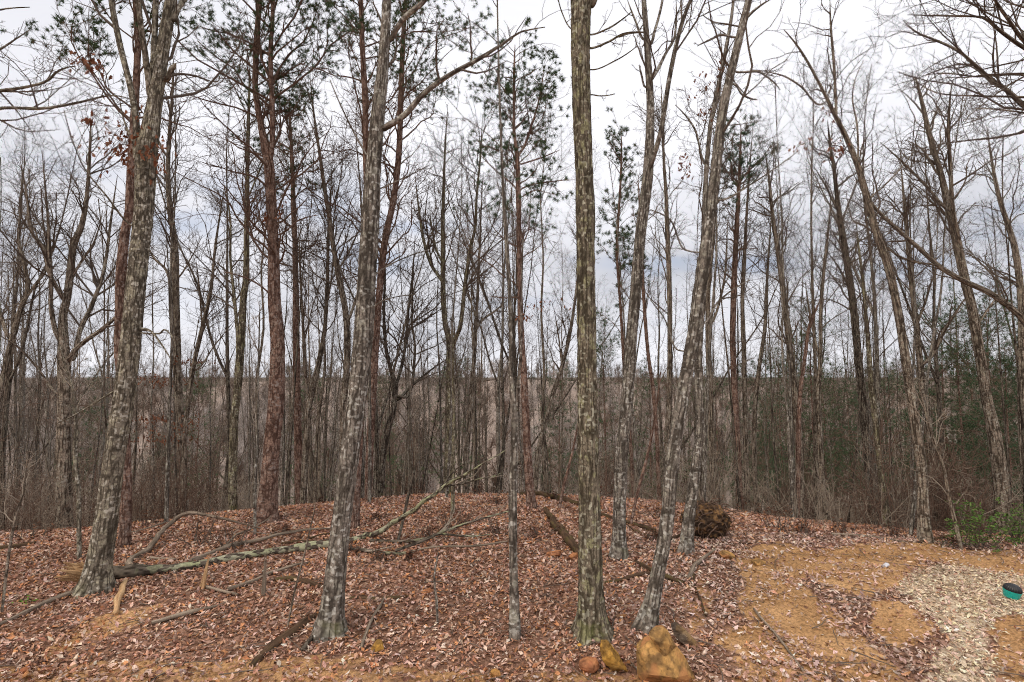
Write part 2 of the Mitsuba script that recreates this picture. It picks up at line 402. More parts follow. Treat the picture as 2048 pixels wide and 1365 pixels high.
def make_leaves(g, x, y, size, pals, lift, tilt=24, small=False):
    N = len(x); kinds = g.integers(0, 2, N)
    base = np.where(kinds[:, None, None] == 0, LEAF[0][0][None], LEAF[1][0][None]).copy() if not small else np.repeat(SMALL[0][None], N, 0)
    F0 = SMALL[1] if small else LEAF[0][1]
    fold, curl, twist = g.uniform(0.05, 0.75, N), g.normal(0, 0.42, N), g.normal(0, 0.35, N)
    base[:, :, 1] *= g.uniform(0.55, 1.15, N)[:, None]
    base[:, :, 2] = np.abs(base[:, :, 1]) * fold[:, None] + curl[:, None] * (base[:, :, 0] - .5) ** 2 + twist[:, None] * base[:, :, 1] * (base[:, :, 0] - .5) + 0.05 * g.normal(size=(N, base.shape[1]))
    base[:, :, 0] -= 0.5
    az, fl = g.uniform(0, 2 * np.pi, N), np.where(g.random(N) < 0.5, 1, -1)
    base[:, :, 2] *= fl[:, None]
    ta, tb = np.radians(g.normal(0, tilt, N)), np.radians(g.normal(0, tilt, N))
    def rot(p, a, i, j):
        c, s = np.cos(a)[:, None], np.sin(a)[:, None]; q = p.copy()
        q[..., i] = c * p[..., i] - s * p[..., j]; q[..., j] = s * p[..., i] + c * p[..., j]; return q
    v = rot(rot(rot(base, ta, 0, 2), tb, 1, 2), az, 0, 1) * size[:, None, None]
    low = v[:, :, 2].min(1)
    v[:, :, 2] -= np.maximum(low, -0.035)[:, None] * 0.75
    v += np.stack([x, y, terrain(x, y) + lift], -1)[:, None]
    f = (F0[None] + (np.arange(N) * v.shape[1])[:, None, None]).reshape(-1, 3)
    col = np.empty((N, 3))
    for nm, p in PAL.items():
        m = pals == nm
        col[m] = p[g.integers(0, len(p), m.sum())]
    clump = nfbm(np.stack([x * 1.7, y * 1.7, 0 * x], -1), 3, 44)
    col = np.clip(col * (g.uniform(0.62, 1.22, N) * (.78 + .60 * clump))[:, None] * g.uniform(0.94, 1.06, (N, 3)), 0.02, 0.8)
    cv = np.repeat(col[:, None], v.shape[1], 1) * np.where(np.arange(v.shape[1]) < (1 if small else 4), 0.88, 1.0)[None, :, None]
    return v, f, cv


g = np.random.default_rng(11)
N = 440000
yy = np.sqrt(g.uniform(2.5 ** 2, 18.0 ** 2, N)); xx = g.uniform(-1, 1, N) * (yy * 1.0 + 0.8)
thin = g.random(N) < np.clip(1.25 - yy * .045, .4, 1)
xx, yy = xx[thin], yy[thin]
cl, st = mask(CLAY, xx, yy, 3), mask(STRAW, xx, yy, 4)
patchy = nfbm(np.stack([xx * 2.6, yy * 2.6, 0 * xx], -1), 4, 40)
patch2 = nfbm(np.stack([xx * 0.9, yy * 0.9, 0 * xx], -1), 3, 41)
keep_p = np.where(cl > 0.9, 0.10 + 0.25 * (patchy > 0.54), np.where(cl > 0, 1 - cl * np.clip((patchy - 0.30) * 4.2, 0, 1) * 1.15, 0.86 + 0.6 * (patch2 - .5)))
keep_p = np.maximum(keep_p, np.minimum(st * 1.3, .97))
keep = g.random(len(xx)) < keep_p
xx, yy, st, cl = xx[keep], yy[keep], st[keep], cl[keep]
pinkness = np.clip((xx - 0.6 + 1.2 * (patch2[keep] - .5)) / 2.6, 0, 0.85) * (yy < 9.5) + 0.12
pals = np.where(g.random(len(xx)) < st * .9, np.where(g.random(len(xx)) < 0.9, 'straw', 'pink'), np.where(g.random(len(xx)) < pinkness, 'pink', 'brown'))
size = (0.030 + 0.050 * g.random(len(xx)) ** 1.4) * np.where(st > .5, 0.85, 1.0) * (1 + 0.05 * np.maximum(yy - 5, 0))
lift = g.uniform(0.0, 0.020, len(xx))
order = np.argsort(yy - 10 * (size > 0.066) * (np.abs(xx) < 0.88 * yy) * (yy > 3.05))            # the nearest and largest in view come first
xx, yy, size, pals, lift = xx[order], yy[order], size[order], pals[order], lift[order]
close = yy < 5.2
close[:300] = True
v, f, cv = make_leaves(g, xx[close], yy[close], size[close], pals[close], lift[close])
for i in range(300):
    part('ground', 'leaf', (v[i], LEAF[0][1]), 'leaf_paint', color=cv[i])
v2, f2, cv2 = make_leaves(g, xx[~close], yy[~close], size[~close], pals[~close], lift[~close], small=True)
scene['leaf_litter'] = mikit.ply(join([(v[300:].reshape(-1, 3), f[:len(f) - 300 * len(LEAF[0][1])]), (v2.reshape(-1, 3), f2)]), 'leaf_paint', color=np.vstack([cv[300:].reshape(-1, 3), cv2.reshape(-1, 3)]))
tag('leaf_litter', 'thick carpet of dry curled brown leaves over the woodland floor', 'fallen leaves', kind='stuff')

# crushed stone along the near edge
N = 5200
sx, sy = g.uniform(-4.6, 4.6, N), g.uniform(2.7, 4.2, N)
k = (mask(STONES, sx, sy, 5) > 0) | (g.random(N) < 0.02)
sx, sy = sx[k], sy[k]
ico = trimesh.creation.icosphere(subdivisions=0)
sv = ico.vertices[None] * (1 + 0.35 * g.normal(size=(len(sx), 12, 1)).clip(-1, 1)) * (g.uniform(0.006, 0.019, len(sx))[:, None, None] * g.uniform(0.6, 1.2, (len(sx), 1, 3)))
sv = sv + np.stack([sx, sy, terrain(sx, sy) + 0.012], -1)[:, None]
scene['gravel'] = mikit.ply((sv.reshape(-1, 3), (ico.faces[None] + 12 * np.arange(len(sx))[:, None, None]).reshape(-1, 3)), 'gravel_grey')
tag('gravel', 'grey crushed stone scattered along the near edge of the litter', 'gravel', kind='stuff')


N = 9000
ky = np.sqrt(g.uniform(2.8 ** 2, 10.5 ** 2, N)); kx = g.uniform(-1, 1, N) * (ky + .5)
k = (mask(CLAY, kx, ky, 3) > .4) & (mask(STRAW, kx, ky, 4) < .3) & (g.random(N) < .35 + .65 * (nfbm(np.stack([kx * 2, ky * 2, 0 * kx], -1), 3, 61) > .52))
kx, ky = kx[k], ky[k]
kv = ico.vertices[None] * (1 + 0.3 * g.normal(size=(len(kx), 12, 1)).clip(-1, 1)) * ((.005 + .022 * g.random(len(kx)) ** 3)[:, None, None] * g.uniform(0.6, 1.25, (len(kx), 1, 3)))
kv = kv + np.stack([kx, ky, terrain(kx, ky) + 0.006], -1)[:, None]
scene['clay_clods'] = mikit.ply((kv.reshape(-1, 3), (ico.faces[None] + 12 * np.arange(len(kx))[:, None, None]).reshape(-1, 3)), 'clod_clay')
wood('clod_clay', (0.42, 0.25, 0.12))
tag('clay_clods', 'loose crumbs and pebbles of orange clay on the bare soil', 'soil', kind='stuff')


# ------------------------------------------------------------------ trees traced one by one
def nums(s):
    return [tuple(float(c) for c in w.split(',')) for w in s.split()]


def needles(g, ends, n, size, spread=0.55):
    """Needle tufts: n blades at every given twig end (position, direction)."""
    p, d = ends
    M = len(p)
    dirs = unit(np.repeat(d, n, 0) + spread * 1.5 * g.normal(size=(M * n, 3)) + [0, 0, 0.25])
    b = np.repeat(p, n, 0) + dirs * 0.005
    L = size * g.uniform(0.7, 1.25, M * n)[:, None]
    s = unit(np.cross(dirs, g.normal(size=(M * n, 3)))) * 0.0042
    v = np.stack([b - s, b + s, b + dirs * L], 1).reshape(-1, 3)
    return v, np.arange(M * n * 3).reshape(-1, 3)


def ends_of(last, per=2):
    d = unit(last[:, -1] - last[:, -2])
    pts, ds = [last[:, -1]], [d]
    for k in range(1, per):
        w = k / per
        pts.append(last[:, -2] * w + last[:, -1] * (1 - w)); ds.append(d)
    return np.vstack(pts), np.vstack(ds)


def resample(polys, S=9):
    P, R = [], []
    for p, r in polys:
        x = np.linspace(0, len(p) - 1, S); i = np.minimum(x.astype(int), len(p) - 2); fr = (x - i)[:, None]
        P.append(p[i] * (1 - fr) + p[i + 1] * fr); R.append(r[i] * (1 - fr[:, 0]) + r[i + 1] * fr[:, 0])
    return np.array(P), np.array(R)


SEED = [0]


def path3d(pts, D0, D1, base_z=None):
    n = len(pts); h = np.linspace(0, 1, n)
    P, R = [], []
    for (x, y, w), t in zip(pts, h):
        D = D0 + (D1 - D0) * t
        P.append(at(x, y, D)); R.append(0.5 * w * D / F)
    return np.array(P), np.array(R)


def tree(kind, trunk, label, D=None, limbs='', bark='brown_bark', twig='grey_twigs', ext=4.0, auto=12, h0=None, alen=(0.8, 2.4), dens=(3.2, 5.0, 6.0), levels=3,
         sides=12, step=0.12, rough=0.0, flare=0.0, lean=0.0, rmin=None, up=0.10, pine=None, cat=None, wander=0.20, freq=32.0, leaves=None, leafn=40, group=None, limb_w=0.84):
    SEED[0] += 1
    g = np.random.default_rng(1000 + SEED[0])
    pts = nums(trunk)
    if D is None:
        D = float(ground_at(pts[0][0], pts[0][1])[1]) + 0.5 * pts[0][2] * 3.2 / F
    P, R = path3d(pts, D, D + lean)
    # into the ground
    z0 = float(terrain(P[0, 0], P[0, 1]))
    if P[0, 2] > z0 - 0.1:
        slope = (P[1] - P[0]) / max(P[1, 2] - P[0, 2], 1e-3)
        low = P[0] + slope * (z0 - 0.15 - P[0, 2]) * (0.35 if P[0, 2] - z0 > 1 else 1)
        low[2] = z0 - 0.15
        P, R = np.vstack([low, P]), np.r_[R[0] * (1.0 + 0.05 * max(0, P[0, 2] - z0)), R]
    # out of the frame at the top
    open_top = pts[-1][1] < 30
    if open_top and ext > 0:
        d = unit(P[-1] - P[-2]); d = unit(d + [0, 0, .6])
        P = np.vstack([P, P[-1] + d * ext * .5 + g.normal(0, .12, 3), P[-1] + d * ext + g.normal(0, .25, 3)]); R = np.r_[R, R[-1] * .62, 0.012]
    if not open_top:
        R[-1] = min(R[-1], .006)
    key = numbered(kind)
    rmin = rmin or 0.0018 + 0.00022 * D
    p, r, s = smooth_path(P, R, step)
    top = p[-1, 2]
    p[:, :2] += 0.25 * r[:, None] * (nfbm(np.stack([s * 0.9, 0 * s, 0 * s], -1)[:, None] + np.array([[0, 5, 0], [0, 9, 0]]) + SEED[0], 2, 3) - 0.5)
    m, uv = stem(p, r, s, sides, rough, flare, SEED[0], freq)
    part(key, 'trunk', m, bark, True, uv=uv)
    parents = []
    for L in [q for q in limbs.split('|') if q.strip()]:
        lp = nums(L)
        x0, y0 = lp[0][:2]
        proj = [(CX + F * (q @ [1, 0, 0]) / (q @ FWD), CY - F * (q @ UPV) / (q @ FWD)) for q in p - CAM]
        i = int(np.argmin([(a - x0) ** 2 + (b - y0) ** 2 for a, b in proj]))
        near = abs(proj[i][0] - x0) < 60
        Da = p[i, 1] if near else D
        ln = math.hypot(lp[-1][0] - x0, lp[-1][1] - y0) * Da / F
        LP, LR = path3d(lp, Da, Da + g.uniform(-0.45, 0.45) * ln)
        LR = LR * limb_w
        if near:                                                         # grow out of the middle of the trunk
            LP, LR = np.vstack([p[i], LP]), np.r_[LR[0], LR]
            if np.linalg.norm(LP[1] - LP[0]) < .02:
                LP, LR = LP[1:], LR[1:]
        if lp[-1][1] < 20 and lp[-1][2] > 5:
            d = unit(LP[-1] - LP[-2] + [0, 0, .05]); LP = np.vstack([LP, LP[-1] + d * ext * .6 + g.normal(0, .15, 3)]); LR = np.r_[LR, .01]
        else:
            LR[-1] = min(LR[-1], .005)
        lpp, lr, ls = smooth_path(LP, np.maximum(LR, 0.003), step)
        lm, luv = stem(lpp, lr, ls, max(6, sides // 2), rough * .6, 0, SEED[0] + 5, freq)
        part(key, 'limb', lm, bark, True, uv=luv)
        parents.append((lpp, lr))
    out, ends = [], []
    if auto:
        h0z = at(pts[0][0], h0, D)[2] if h0 else (z0 + 0.35 * (top - z0))
        sel = p[:, 2] >= h0z
        if sel.sum() > 4:
            PP, RR = resample([(p[sel], r[sel])], 14)
            q, d, idx, t, rp = spawn(g, PP, RR, np.array([auto]), 0.0, (30, 66))
            d = unit(d + [0, 0, 0.25 if not pine else 0.02])
            Ln = g.uniform(*alen, auto) * (1.15 - 0.55 * t)
            AP, AR = grow(g, q, d, Ln, np.clip(rp * 0.30, rmin * 1.8, 0.022), 9, wander * 1.0, up if not pine else up * .7, .3)
            out.append(tubes(AP, AR, 5))
            parents += [(AP[k], AR[k]) for k in range(auto)]
            tipn = max(4, int(0.25 * len(p)))
            parents.append((p[-tipn:], r[-tipn:]))
    if parents and levels:
        QP, QR = resample(parents)
        tw, last = twigs(g, QP, QR, (4.0, 6.0, 8.0) if pine else dens, rmin=rmin, levels=levels, up=up * .7, wander=wander)
        out += tw
        if pine:
            ok = last[:, -1, 2] > at(pts[0][0], pine[0], D)[2]
            n_e = min(int(ok.sum() * .75), int(pine[1] * .62))
            pick = g.choice(np.flatnonzero(ok), n_e, replace=False)
            part(key, 'needles', needles(g, ends_of(last[pick], 3), 11, pine[2] * .95), pine[3] if len(pine) > 3 else 'needle_green')
    if out:
        part(key, 'crown', join(out), twig)
    if leaves:
        vs = []
        for cx, cy, rx, ry in leaves:
            c = at(cx, cy, D + g.uniform(-.3, .3)); n = leafn
            o = c + g.normal(size=(n, 3)) * np.array([rx, rx, ry]) * D / F * 0.36
            b = LEAF[0][0][None] * np.array([1, 1.0, 1]) * g.uniform(0.05, 0.085, n)[:, None, None]
            b = b.copy(); b[:, :, 2] += np.abs(b[:, :, 1]) * g.uniform(0, 1.5, n)[:, None]
            d = unit(g.normal(size=(n, 3)) * .6 + [0, 0, -1]); e = unit(np.cross(d, g.normal(size=(n, 3)))); h = np.cross(d, e)
            vs.append((o[:, None] + b[..., :1] * d[:, None] + b[..., 1:2] * e[:, None] + b[..., 2:] * h[:, None]).reshape(-1, 3))
        vv = np.vstack(vs); nl = len(vv) // 16
        part(key, 'dead_leaves', (vv, (LEAF[0][1][None] + 16 * np.arange(nl)[:, None, None]).reshape(-1, 3)), 'hanging_leaf')
    tag(key, label, cat or 'tree', group)
    return key


NEAR = dict(sides=56, step=0.03, rough=0.0075, flare=0.62)
MID = dict(sides=28, step=0.05, rough=0.006, flare=0.42)
tree('oak_tree', '190,1186,46 197,1130,43 210,1050,40 230,900,37 252,760,37 265,650,36 280,500,34 290,400,36 294,310,40 302,250,33 310,200,28 325,100,24 340,10,21 350,-60,17',
     'large leaning lichen covered oak, leftmost big trunk, with a splintered log at its foot', bark='lichen_bark', auto=9, h0=240, alen=(.7, 1.8), ext=4,
     limbs='280,330,15 272,240,15 262,180,14 240,90,13 222,0,12 214,-60,10|300,190,15 292,120,14 283,60,13 275,-10,12|300,260,15 304,190,15 308,100,14 312,0,12 314,-60,10|332,160,12 343,140,13 352,127,10|318,668,4 328,660,4 340,668,3 352,700,2|292,660,8 300,662,5 320,685,4 342,720,3|345,40,14 358,15,12 372,-5,10|262,760,5 200,800,4 150,830,3 110,850,2|282,300,7 255,260,5 240,200,3|262,450,5 215,395,4 160,320,3 128,220,2',
     leaves=[(262, 275, 90, 80), (235, 300, 80, 60), (300, 300, 50, 50)], leafn=55, dens=(3, 4.4, 5), **NEAR)
tree('oak_tree', '660,1272,47 664,1220,43 672,1150,40 685,1040,37 700,900,36 715,780,36 727,650,38 733,540,36 740,430,36 748,330,31 760,200,27 768,100,22 773,0,18 775,-60,15',
     'gently leaning oak with grey furrowed bark and one long limb reaching up to the right', bark='oak_bark', auto=8, h0=150, alen=(.6, 1.6),
     limbs='764,258,15 780,250,15 810,230,14 845,190,13 900,150,11 955,120,10 1000,92,7 1050,62,4 1090,55,2|778,80,13 795,55,13 810,35,13 850,0,11 870,-40,9|745,330,5 700,250,4 660,160,3|752,380,4 800,360,3 860,330,2|735,560,4 800,520,3 860,500,2|728,640,4 770,600,3 830,590,2', dens=(3, 4.4, 5), **NEAR)
tree('oak_tree', '1188,1276,56 1184,1210,50 1180,1100,46 1178,950,42 1175,800,40 1172,650,38 1170,500,37 1169,420,40 1168,350,36 1164,200,37 1161,80,40 1162,0,42 1164,-80,32',
     'tall straight oak with thick mossy bark standing in the middle behind the orange rocks', bark='mossy_bark', auto=8, h0=60, alen=(.6, 1.6),
     limbs='1182,10,18 1192,-12,16 1215,-50,13|1180,70,4 1215,58,4 1250,35,3 1265,22,2|1180,97,5 1215,85,5 1250,67,4 1285,65,3|1184,190,3 1196,192,3 1230,188,2|1148,60,3 1130,40,3 1115,-20,2|1184,140,3 1230,122,3 1275,92,2', dens=(2.4, 4, 4.5), **NEAR)
tree('bare_tree', '1030,1281,21 1028,1200,19 1027,1150,17 1025,1000,17 1030,860,15 1023,760,11 1021,740,10 1022,690,9 1018,560,8 1010,450,7 1003,300,5 998,150,4 995,20,3',
     'very slim pale speckled tree between the two big middle oaks', bark='oak_bark', auto=10, h0=600, alen=(.5, 1.4), ext=1.5, sides=24, step=.04, rough=.006, flare=.25,
     limbs='1035,820,9 1037,760,8 1042,700,7 1043,600,5 1046,480,4', dens=(2.2, 3, 3.2))
tree('oak_tree', '1236,1118,30 1238,1070,27 1240,1000,25 1245,900,25 1257,760,24 1268,620,22 1280,480,22 1290,400,22 1297,330,20 1300,200,16 1295,100,13 1288,0,10 1285,-60,8',
     'grey forked oak with a hollow at its foot, just right of the mossy middle oak', bark='oak_bark', auto=12, h0=200, alen=(.7, 2),
     limbs='1296,345,13 1308,310,13 1320,270,12 1340,150,11 1360,60,10 1385,-10,8|1300,165,9 1315,140,9 1330,110,7 1350,70,6 1352,0,5|1291,175,5 1283,150,5 1278,130,4|1298,90,8 1310,60,7 1325,0,6|1290,80,6 1270,40,5 1255,0,4|1286,65,4 1250,70,3 1200,95,2', **MID)
tree('oak_tree', '1288,1262,30 1305,1200,28 1318,1140,26 1335,1040,26 1345,930,27 1365,800,26 1385,680,26 1400,580,26 1415,470,24 1430,350,22 1445,230,18 1475,90,16 1497,0,14 1510,-70,11',
     'slanting oak with silvery lichen rising right behind the largest boulder', bark='oak_bark', auto=10, h0=300, alen=(.6, 1.9),
     limbs='1470,75,5 1445,70,6 1420,80,5 1395,92,3|1478,145,5 1510,143,5 1535,155,4 1560,180,3|1470,170,5 1485,190,5 1515,200,3|1440,400,5 1500,370,4 1560,330,3 1600,300,2|1398,650,5 1440,600,4 1500,560,2|1462,50,4 1430,45,3 1405,30,2|1490,40,7 1510,20,6 1540,0,4|1370,500,4 1340,440,4 1300,420,2|1355,700,4 1330,640,3 1300,600,2', dens=(3, 4.4, 5), **NEAR)
tree('oak_tree', '1372,1108,23 1378,1040,22 1386,980,21 1395,900,18 1400,850,17 1397,760,16 1397,700,16 1405,600,13 1410,400,10 1420,260,9 1450,110,8 1465,20,6 1470,-40,5',
     'oak twin leaning close behind the slanting lichen oak, left of the upturned root ball', bark='oak_bark', auto=14, h0=500, alen=(.7, 2.0), limbs='1412,330,5 1390,260,5 1350,210,3|1425,240,5 1440,170,4 1440,60,3',
     leaves=[(1405, 180, 60, 60), (1425, 150, 40, 40), (1370, 330, 40, 40), (1408, 230, 30, 40)], leafn=18, **MID)
tree('pine_tree', '529,1046,40 536,980,34 540,930,32 552,800,30 556,700,28 550,600,24 547,500,22 542,400,20 538,335,20 522,250,13 510,160,11 515,60,11 520,-20,10',
     'reddish pine with scaly trunk forking into two stems high up, left of centre', bark='pine_bark', twig='brown_twigs', auto=46, h0=560, alen=(.8, 2.2), up=.05, pine=(205, 2600, .075), ext=3,
     limbs='540,320,12 545,240,12 541,120,11 545,40,10 548,-30,9|545,470,4 520,440,4 470,400,3|550,600,4 500,560,4 450,545,3|555,470,4 600,440,3 640,430,2', leaves=[(563, 420, 14, 30), (530, 435, 12, 12)], leafn=14, **MID)
tree('pine_tree', '248,1092,20 252,1000,20 250,900,19 243,760,18 238,690,18 243,560,19 250,470,17 258,420,15 263,330,15 270,200,14 275,100,12 272,0,11 272,-60,9',
     'red barked pine standing close behind the leftmost big oak', bark='pine_bark', twig='brown_twigs', auto=34, h0=260, alen=(.8, 1.9), up=.03, pine=(150, 2200, .075), ext=2.5, sides=20, step=.07, rough=.005, flare=.2)
tree('pine_tree', '600,1012,16 596,900,15 593,760,14 592,600,12 588,450,10 584,330,8 580,240,5 578,190,2',
     'thin reddish pine with a ragged green top, just right of the forked pine', bark='pine_bark', twig='brown_twigs', auto=34, h0=560, alen=(.5, 1.7), up=.02, pine=(400, 1900, .085), sides=12, flare=.15, rough=.004)
tree('pine_tree', '709,1058,18 712,960,18 722,800,17 736,560,15 737,430,14 732,330,13 730,200,12 725,100,11 722,0,9 720,-50,7',
     'pine half hidden behind the gently leaning oak, its stem showing on the left', bark='pine_bark', twig='brown_twigs', auto=34, h0=330, alen=(.9, 2.4), up=.04, pine=(150, 1900, .075), ext=2, sides=16, flare=.15, rough=.004)
tree('pine_tree', '736,1010,15 742,850,15 752,680,14 765,520,14 776,450,13 787,400,12 798,300,12 803,150,11 808,50,9 812,-30,8',
     'pine with long bare side branches, showing right of the gently leaning oak', D=12.2, bark='pine_bark', twig='brown_twigs', auto=48, h0=640, alen=(1.0, 2.9), up=.05, pine=(200, 3200, .08), ext=2, sides=16, rough=.004)
tree('pine_tree', '1064,1018,18 1060,980,17 1055,900,16 1048,750,14 1042,650,12 1038,500,10 1037,400,10 1035,325,9 1028,250,6 1028,150,5 1030,90,2',
     'red pine in the centre with dark green spreading top', bark='pine_bark', twig='brown_twigs', auto=46, h0=620, alen=(.6, 1.9), up=.03, pine=(440, 3600, .085), sides=16, rough=.004, flare=.2,
     limbs='1035,322,6 1050,290,6 1062,255,5 1078,200,4 1088,130,2|1036,330,4 1070,320,4 1120,300,2|1034,380,4 990,340,3 950,300,2|1040,380,4 1090,365,3 1150,360,2', leaves=[(1090, 610, 40, 20), (1050, 630, 30, 14)], leafn=16)
tree('pine_tree', '1262,900,7 1250,760,7 1243,640,6 1238,570,6 1234,500,6 1238,420,5 1242,340,4 1243,262,2', 'young green pine behind, between the mossy oak and the grey forked oak', D=16, bark='pine_bark', twig='brown_twigs',
     auto=40, h0=680, alen=(.4, 1.6), up=.05, pine=(720, 3000, .10, 'needle_green'), sides=8)
tree('pine_tree', '1480,1002,13 1472,850,13 1466,700,11 1467,600,11 1474,450,9 1479,350,7 1482,250,2', 'dark red pine with small green top, right of the slanting oak', bark='pine_bark', twig='brown_twigs',
     auto=36, h0=600, alen=(.5, 1.5), up=.05, pine=(430, 2400, .085, 'needle_dark'), sides=12, leaves=[(1370, 330, 30, 30)], leafn=10)
tree('bare_tree', '1600,1000,15 1598,900,15 1580,700,12 1568,600,11 1555,500,9 1545,430,7 1538,360,5 1530,300,2', 'bare tree leaning left behind the brushy edge right of the dark red pine', D=13, bark='brown_bark', auto=24, h0=720, alen=(.8, 2.2))
tree('bare_tree', '1747,1050,18 1742,980,18 1735,900,17 1720,750,14 1705,600,13 1690,500,12 1682,450,11 1676,410,9 1668,340,7 1660,290,5 1655,240,2', 'dark bare trunk leaning left at the edge of the brush on the right', bark='dark_bark', auto=22, h0=640, alen=(.7, 2.2), **dict(MID, rough=.005),
     limbs='1676,420,5 1650,370,4 1625,330,3|1682,450,4 1700,400,4 1720,350,2|1706,600,5 1680,540,4 1650,500,3')
tree('oak_tree', '1850,1084,22 1847,1030,20 1845,950,19 1830,850,18 1815,750,17 1795,620,15 1775,530,15 1757,480,14 1735,400,13 1715,330,11 1690,270,9 1672,235,8 1650,190,6 1600,100,4 1568,60,2',
     'oak leaning left with a Y shaped top in the pale sky on the right', bark='brown_bark', auto=14, h0=480, alen=(.6, 1.5), **MID,
     limbs='1673,240,6 1668,130,6 1662,60,5 1660,0,4|1640,210,4 1600,172,4 1560,150,3 1500,140,2|1715,330,4 1714,250,4 1705,200,3 1728,120,2|1735,400,4 1790,350,3 1830,300,2', leaves=[(1660, 300, 30, 30), (1655, 225, 20, 30), (1680, 300, 20, 14), (1600, 290, 40, 12)], leafn=14)
tree('oak_tree', '2004,1010,27 2000,960,25 1990,880,22 1970,780,18 1955,680,18 1945,620,17 1930,560,16 1910,470,15 1895,410,14 1882,350,10 1862,280,9 1845,210,7 1830,150,3',
     'stout brown trunk leaning left at the right side behind the green bush', D=10.6, bark='brown_bark', auto=16, h0=520, alen=(.7, 2.0), **MID,
     limbs='1926,520,9 1906,420,9 1900,320,8 1897,240,6 1905,160,3|1896,420,7 1850,370,6 1800,320,4 1760,285,3|1950,660,5 1990,600,4 2040,560,3|1880,350,5 1845,300,4 1810,280,2')
tree('bare_tree', '2130,1010,20 2100,800,18 2060,660,13 1980,587,11 1929,563,10 1881,535,9 1843,501,8 1785,450,7 1751,417,6 1737,396,4 1715,360,2', 'long bare trunk slanting far left across the view from the right edge', D=9.2, bark='brown_bark', auto=16, h0=640, alen=(.7, 1.8),
     limbs='1884,535,5 1830,525,5 1809,518,5 1761,484,4 1735,440,3', sides=16, rough=.004)
tree('bare_tree', '2052,990,12 2045,900,12 2042,760,12 2042,600,12 2030,500,11 2016,450,9 2000,400,8 1985,330,5 1975,260,2', 'upright grey trunk right at the right edge', D=12, bark='brown_bark', auto=20, h0=600, alen=(.8, 2.2))
tree('bare_tree', '2290,1120,34 2270,800,32 2245,500,30 2220,300,28 2200,100,26 2190,-100,22', 'bare tree outside the right edge whose long limbs reach in across the upper right sky', D=7.2, bark='brown_bark', auto=0, ext=3,
     limbs='2215,300,16 2120,255,16 2048,212,15 2014,181,13 1980,157,11 1949,130,10 1922,106,8 1881,85,7 1833,65,5 1806,41,3|2205,160,14 2100,120,12 2048,96,11 2004,65,10 1960,34,7 1878,32,5 1815,30,3|2200,150,14 2100,115,12 2048,82,11 2018,41,9 1994,7,8 1980,-20,6|2210,180,8 2100,158,8 2048,150,8 2008,150,6 1956,154,5 1895,147,4 1854,150,2|2215,240,8 2120,205,8 2048,195,7 1940,192,5 1881,188,4 1826,157,2|2220,260,7 2110,240,6 2048,226,5 1990,219,4 1936,219,2|2190,30,10 2100,20,8 2048,15,6 1990,-10,4',
     dens=(4.2, 4.6, 5.0), sides=20, rough=.004, limb_w=.66)
tree('bare_tree', '-170,1150,40 -150,900,36 -130,600,34 -120,300,30 -110,100,26 -100,-60,22', 'bare tree outside the left edge whose two limbs reach in across the upper left sky', D=6.6, bark='lichen_bark', auto=0, ext=3,
     limbs='-122,250,10 -40,195,9 0,182,8 50,175,7 90,165,6 120,140,5 150,133,3|-124,300,10 -30,230,9 0,217,8 90,217,7 150,207,6 215,192,4 265,200,2|-112,140,7 -20,110,6 0,100,5 60,60,3|-110,60,6 0,20,4 60,15,3', leaves=[(165, 120, 60, 20), (185, 125, 40, 18), (180, 240, 12, 8)], leafn=22, dens=(3.6, 4.4, 4.6), sides=20, rough=.004, limb_w=.8)
tree('bare_tree', '128,980,26 128,900,24 130,792,23 127,700,20 126,631,15 133,600,14 140,552,13 147,494,12 164,450,10 175,380,7 180,300,5 182,230,2', 'wide forking bare tree with several upswept limbs near the left edge', D=11, bark='brown_bark', auto=14, h0=600, alen=(.8, 2.2), sides=20, rough=.006, flare=.2, step=.07,
     limbs='126,690,12 109,655,11 102,614,10 102,559,9 99,505,8 97,450,6 90,370,4 84,300,2|130,605,10 116,580,10 102,555,10 85,494,9 65,467,7 55,400,5 40,320,3|134,720,12 150,700,11 171,682,10 205,658,9 232,634,7 262,590,5 290,540,3|140,720,11 147,717,11 160,662,10 184,610,9 201,566,8 212,518,7 222,440,5 235,350,3|140,560,6 165,520,6 190,480,4 205,420,3|122,790,6 70,730,5 30,690,4 -10,668,3')
tree('bare_tree', '-12,900,16 0,790,14 12,735,13 22,690,11 30,660,10 41,620,9 55,580,8 47,520,7 37,480,6 40,420,4 45,340,2', 'crooked bare tree at the very left edge', D=11.5, bark='brown_bark', auto=16, h0=640, alen=(.7, 2.0), limbs='22,680,8 5,640,8 -10,590,6|45,610,6 70,570,6 92,540,4 85,470,3')
tree('bare_tree', '366,1022,16 363,940,16 361,877,15 356,760,15 352,655,15 350,570,15 348,484,13 345,458,11 338,393,10 336,325,8 340,239,6 345,188,5 347,120,2', 'upright bare trunk right of the leftmost oak, hung with rusty leaf clusters', bark='brown_bark', auto=18, h0=560, alen=(.7, 2.0), sides=18, rough=.005, flare=.15, step=.07,
     limbs='338,320,6 325,300,6 312,265,4 305,200,3|344,565,7 332,540,6 307,515,5 290,470,3|352,560,4 380,520,3 405,470,2', leaves=[(305, 755, 70, 14), (340, 765, 60, 14), (385, 722, 40, 12), (300, 838, 50, 12), (340, 845, 80, 20), (370, 850, 40, 30), (305, 875, 40, 20), (355, 875, 50, 16)], leafn=55)
tree('bare_tree', '368,960,9 370,860,9 378,800,8 386,740,8 403,662,8 417,604,7 424,563,6 430,500,5 440,430,3 450,370,2', 'slender bare tree leaning right beside the trunk with rusty leaf clusters', D=13, auto=20, h0=760, alen=(.7, 2.0), limbs='404,660,4 400,590,4 392,520,3|388,740,4 430,690,3 470,640,2')
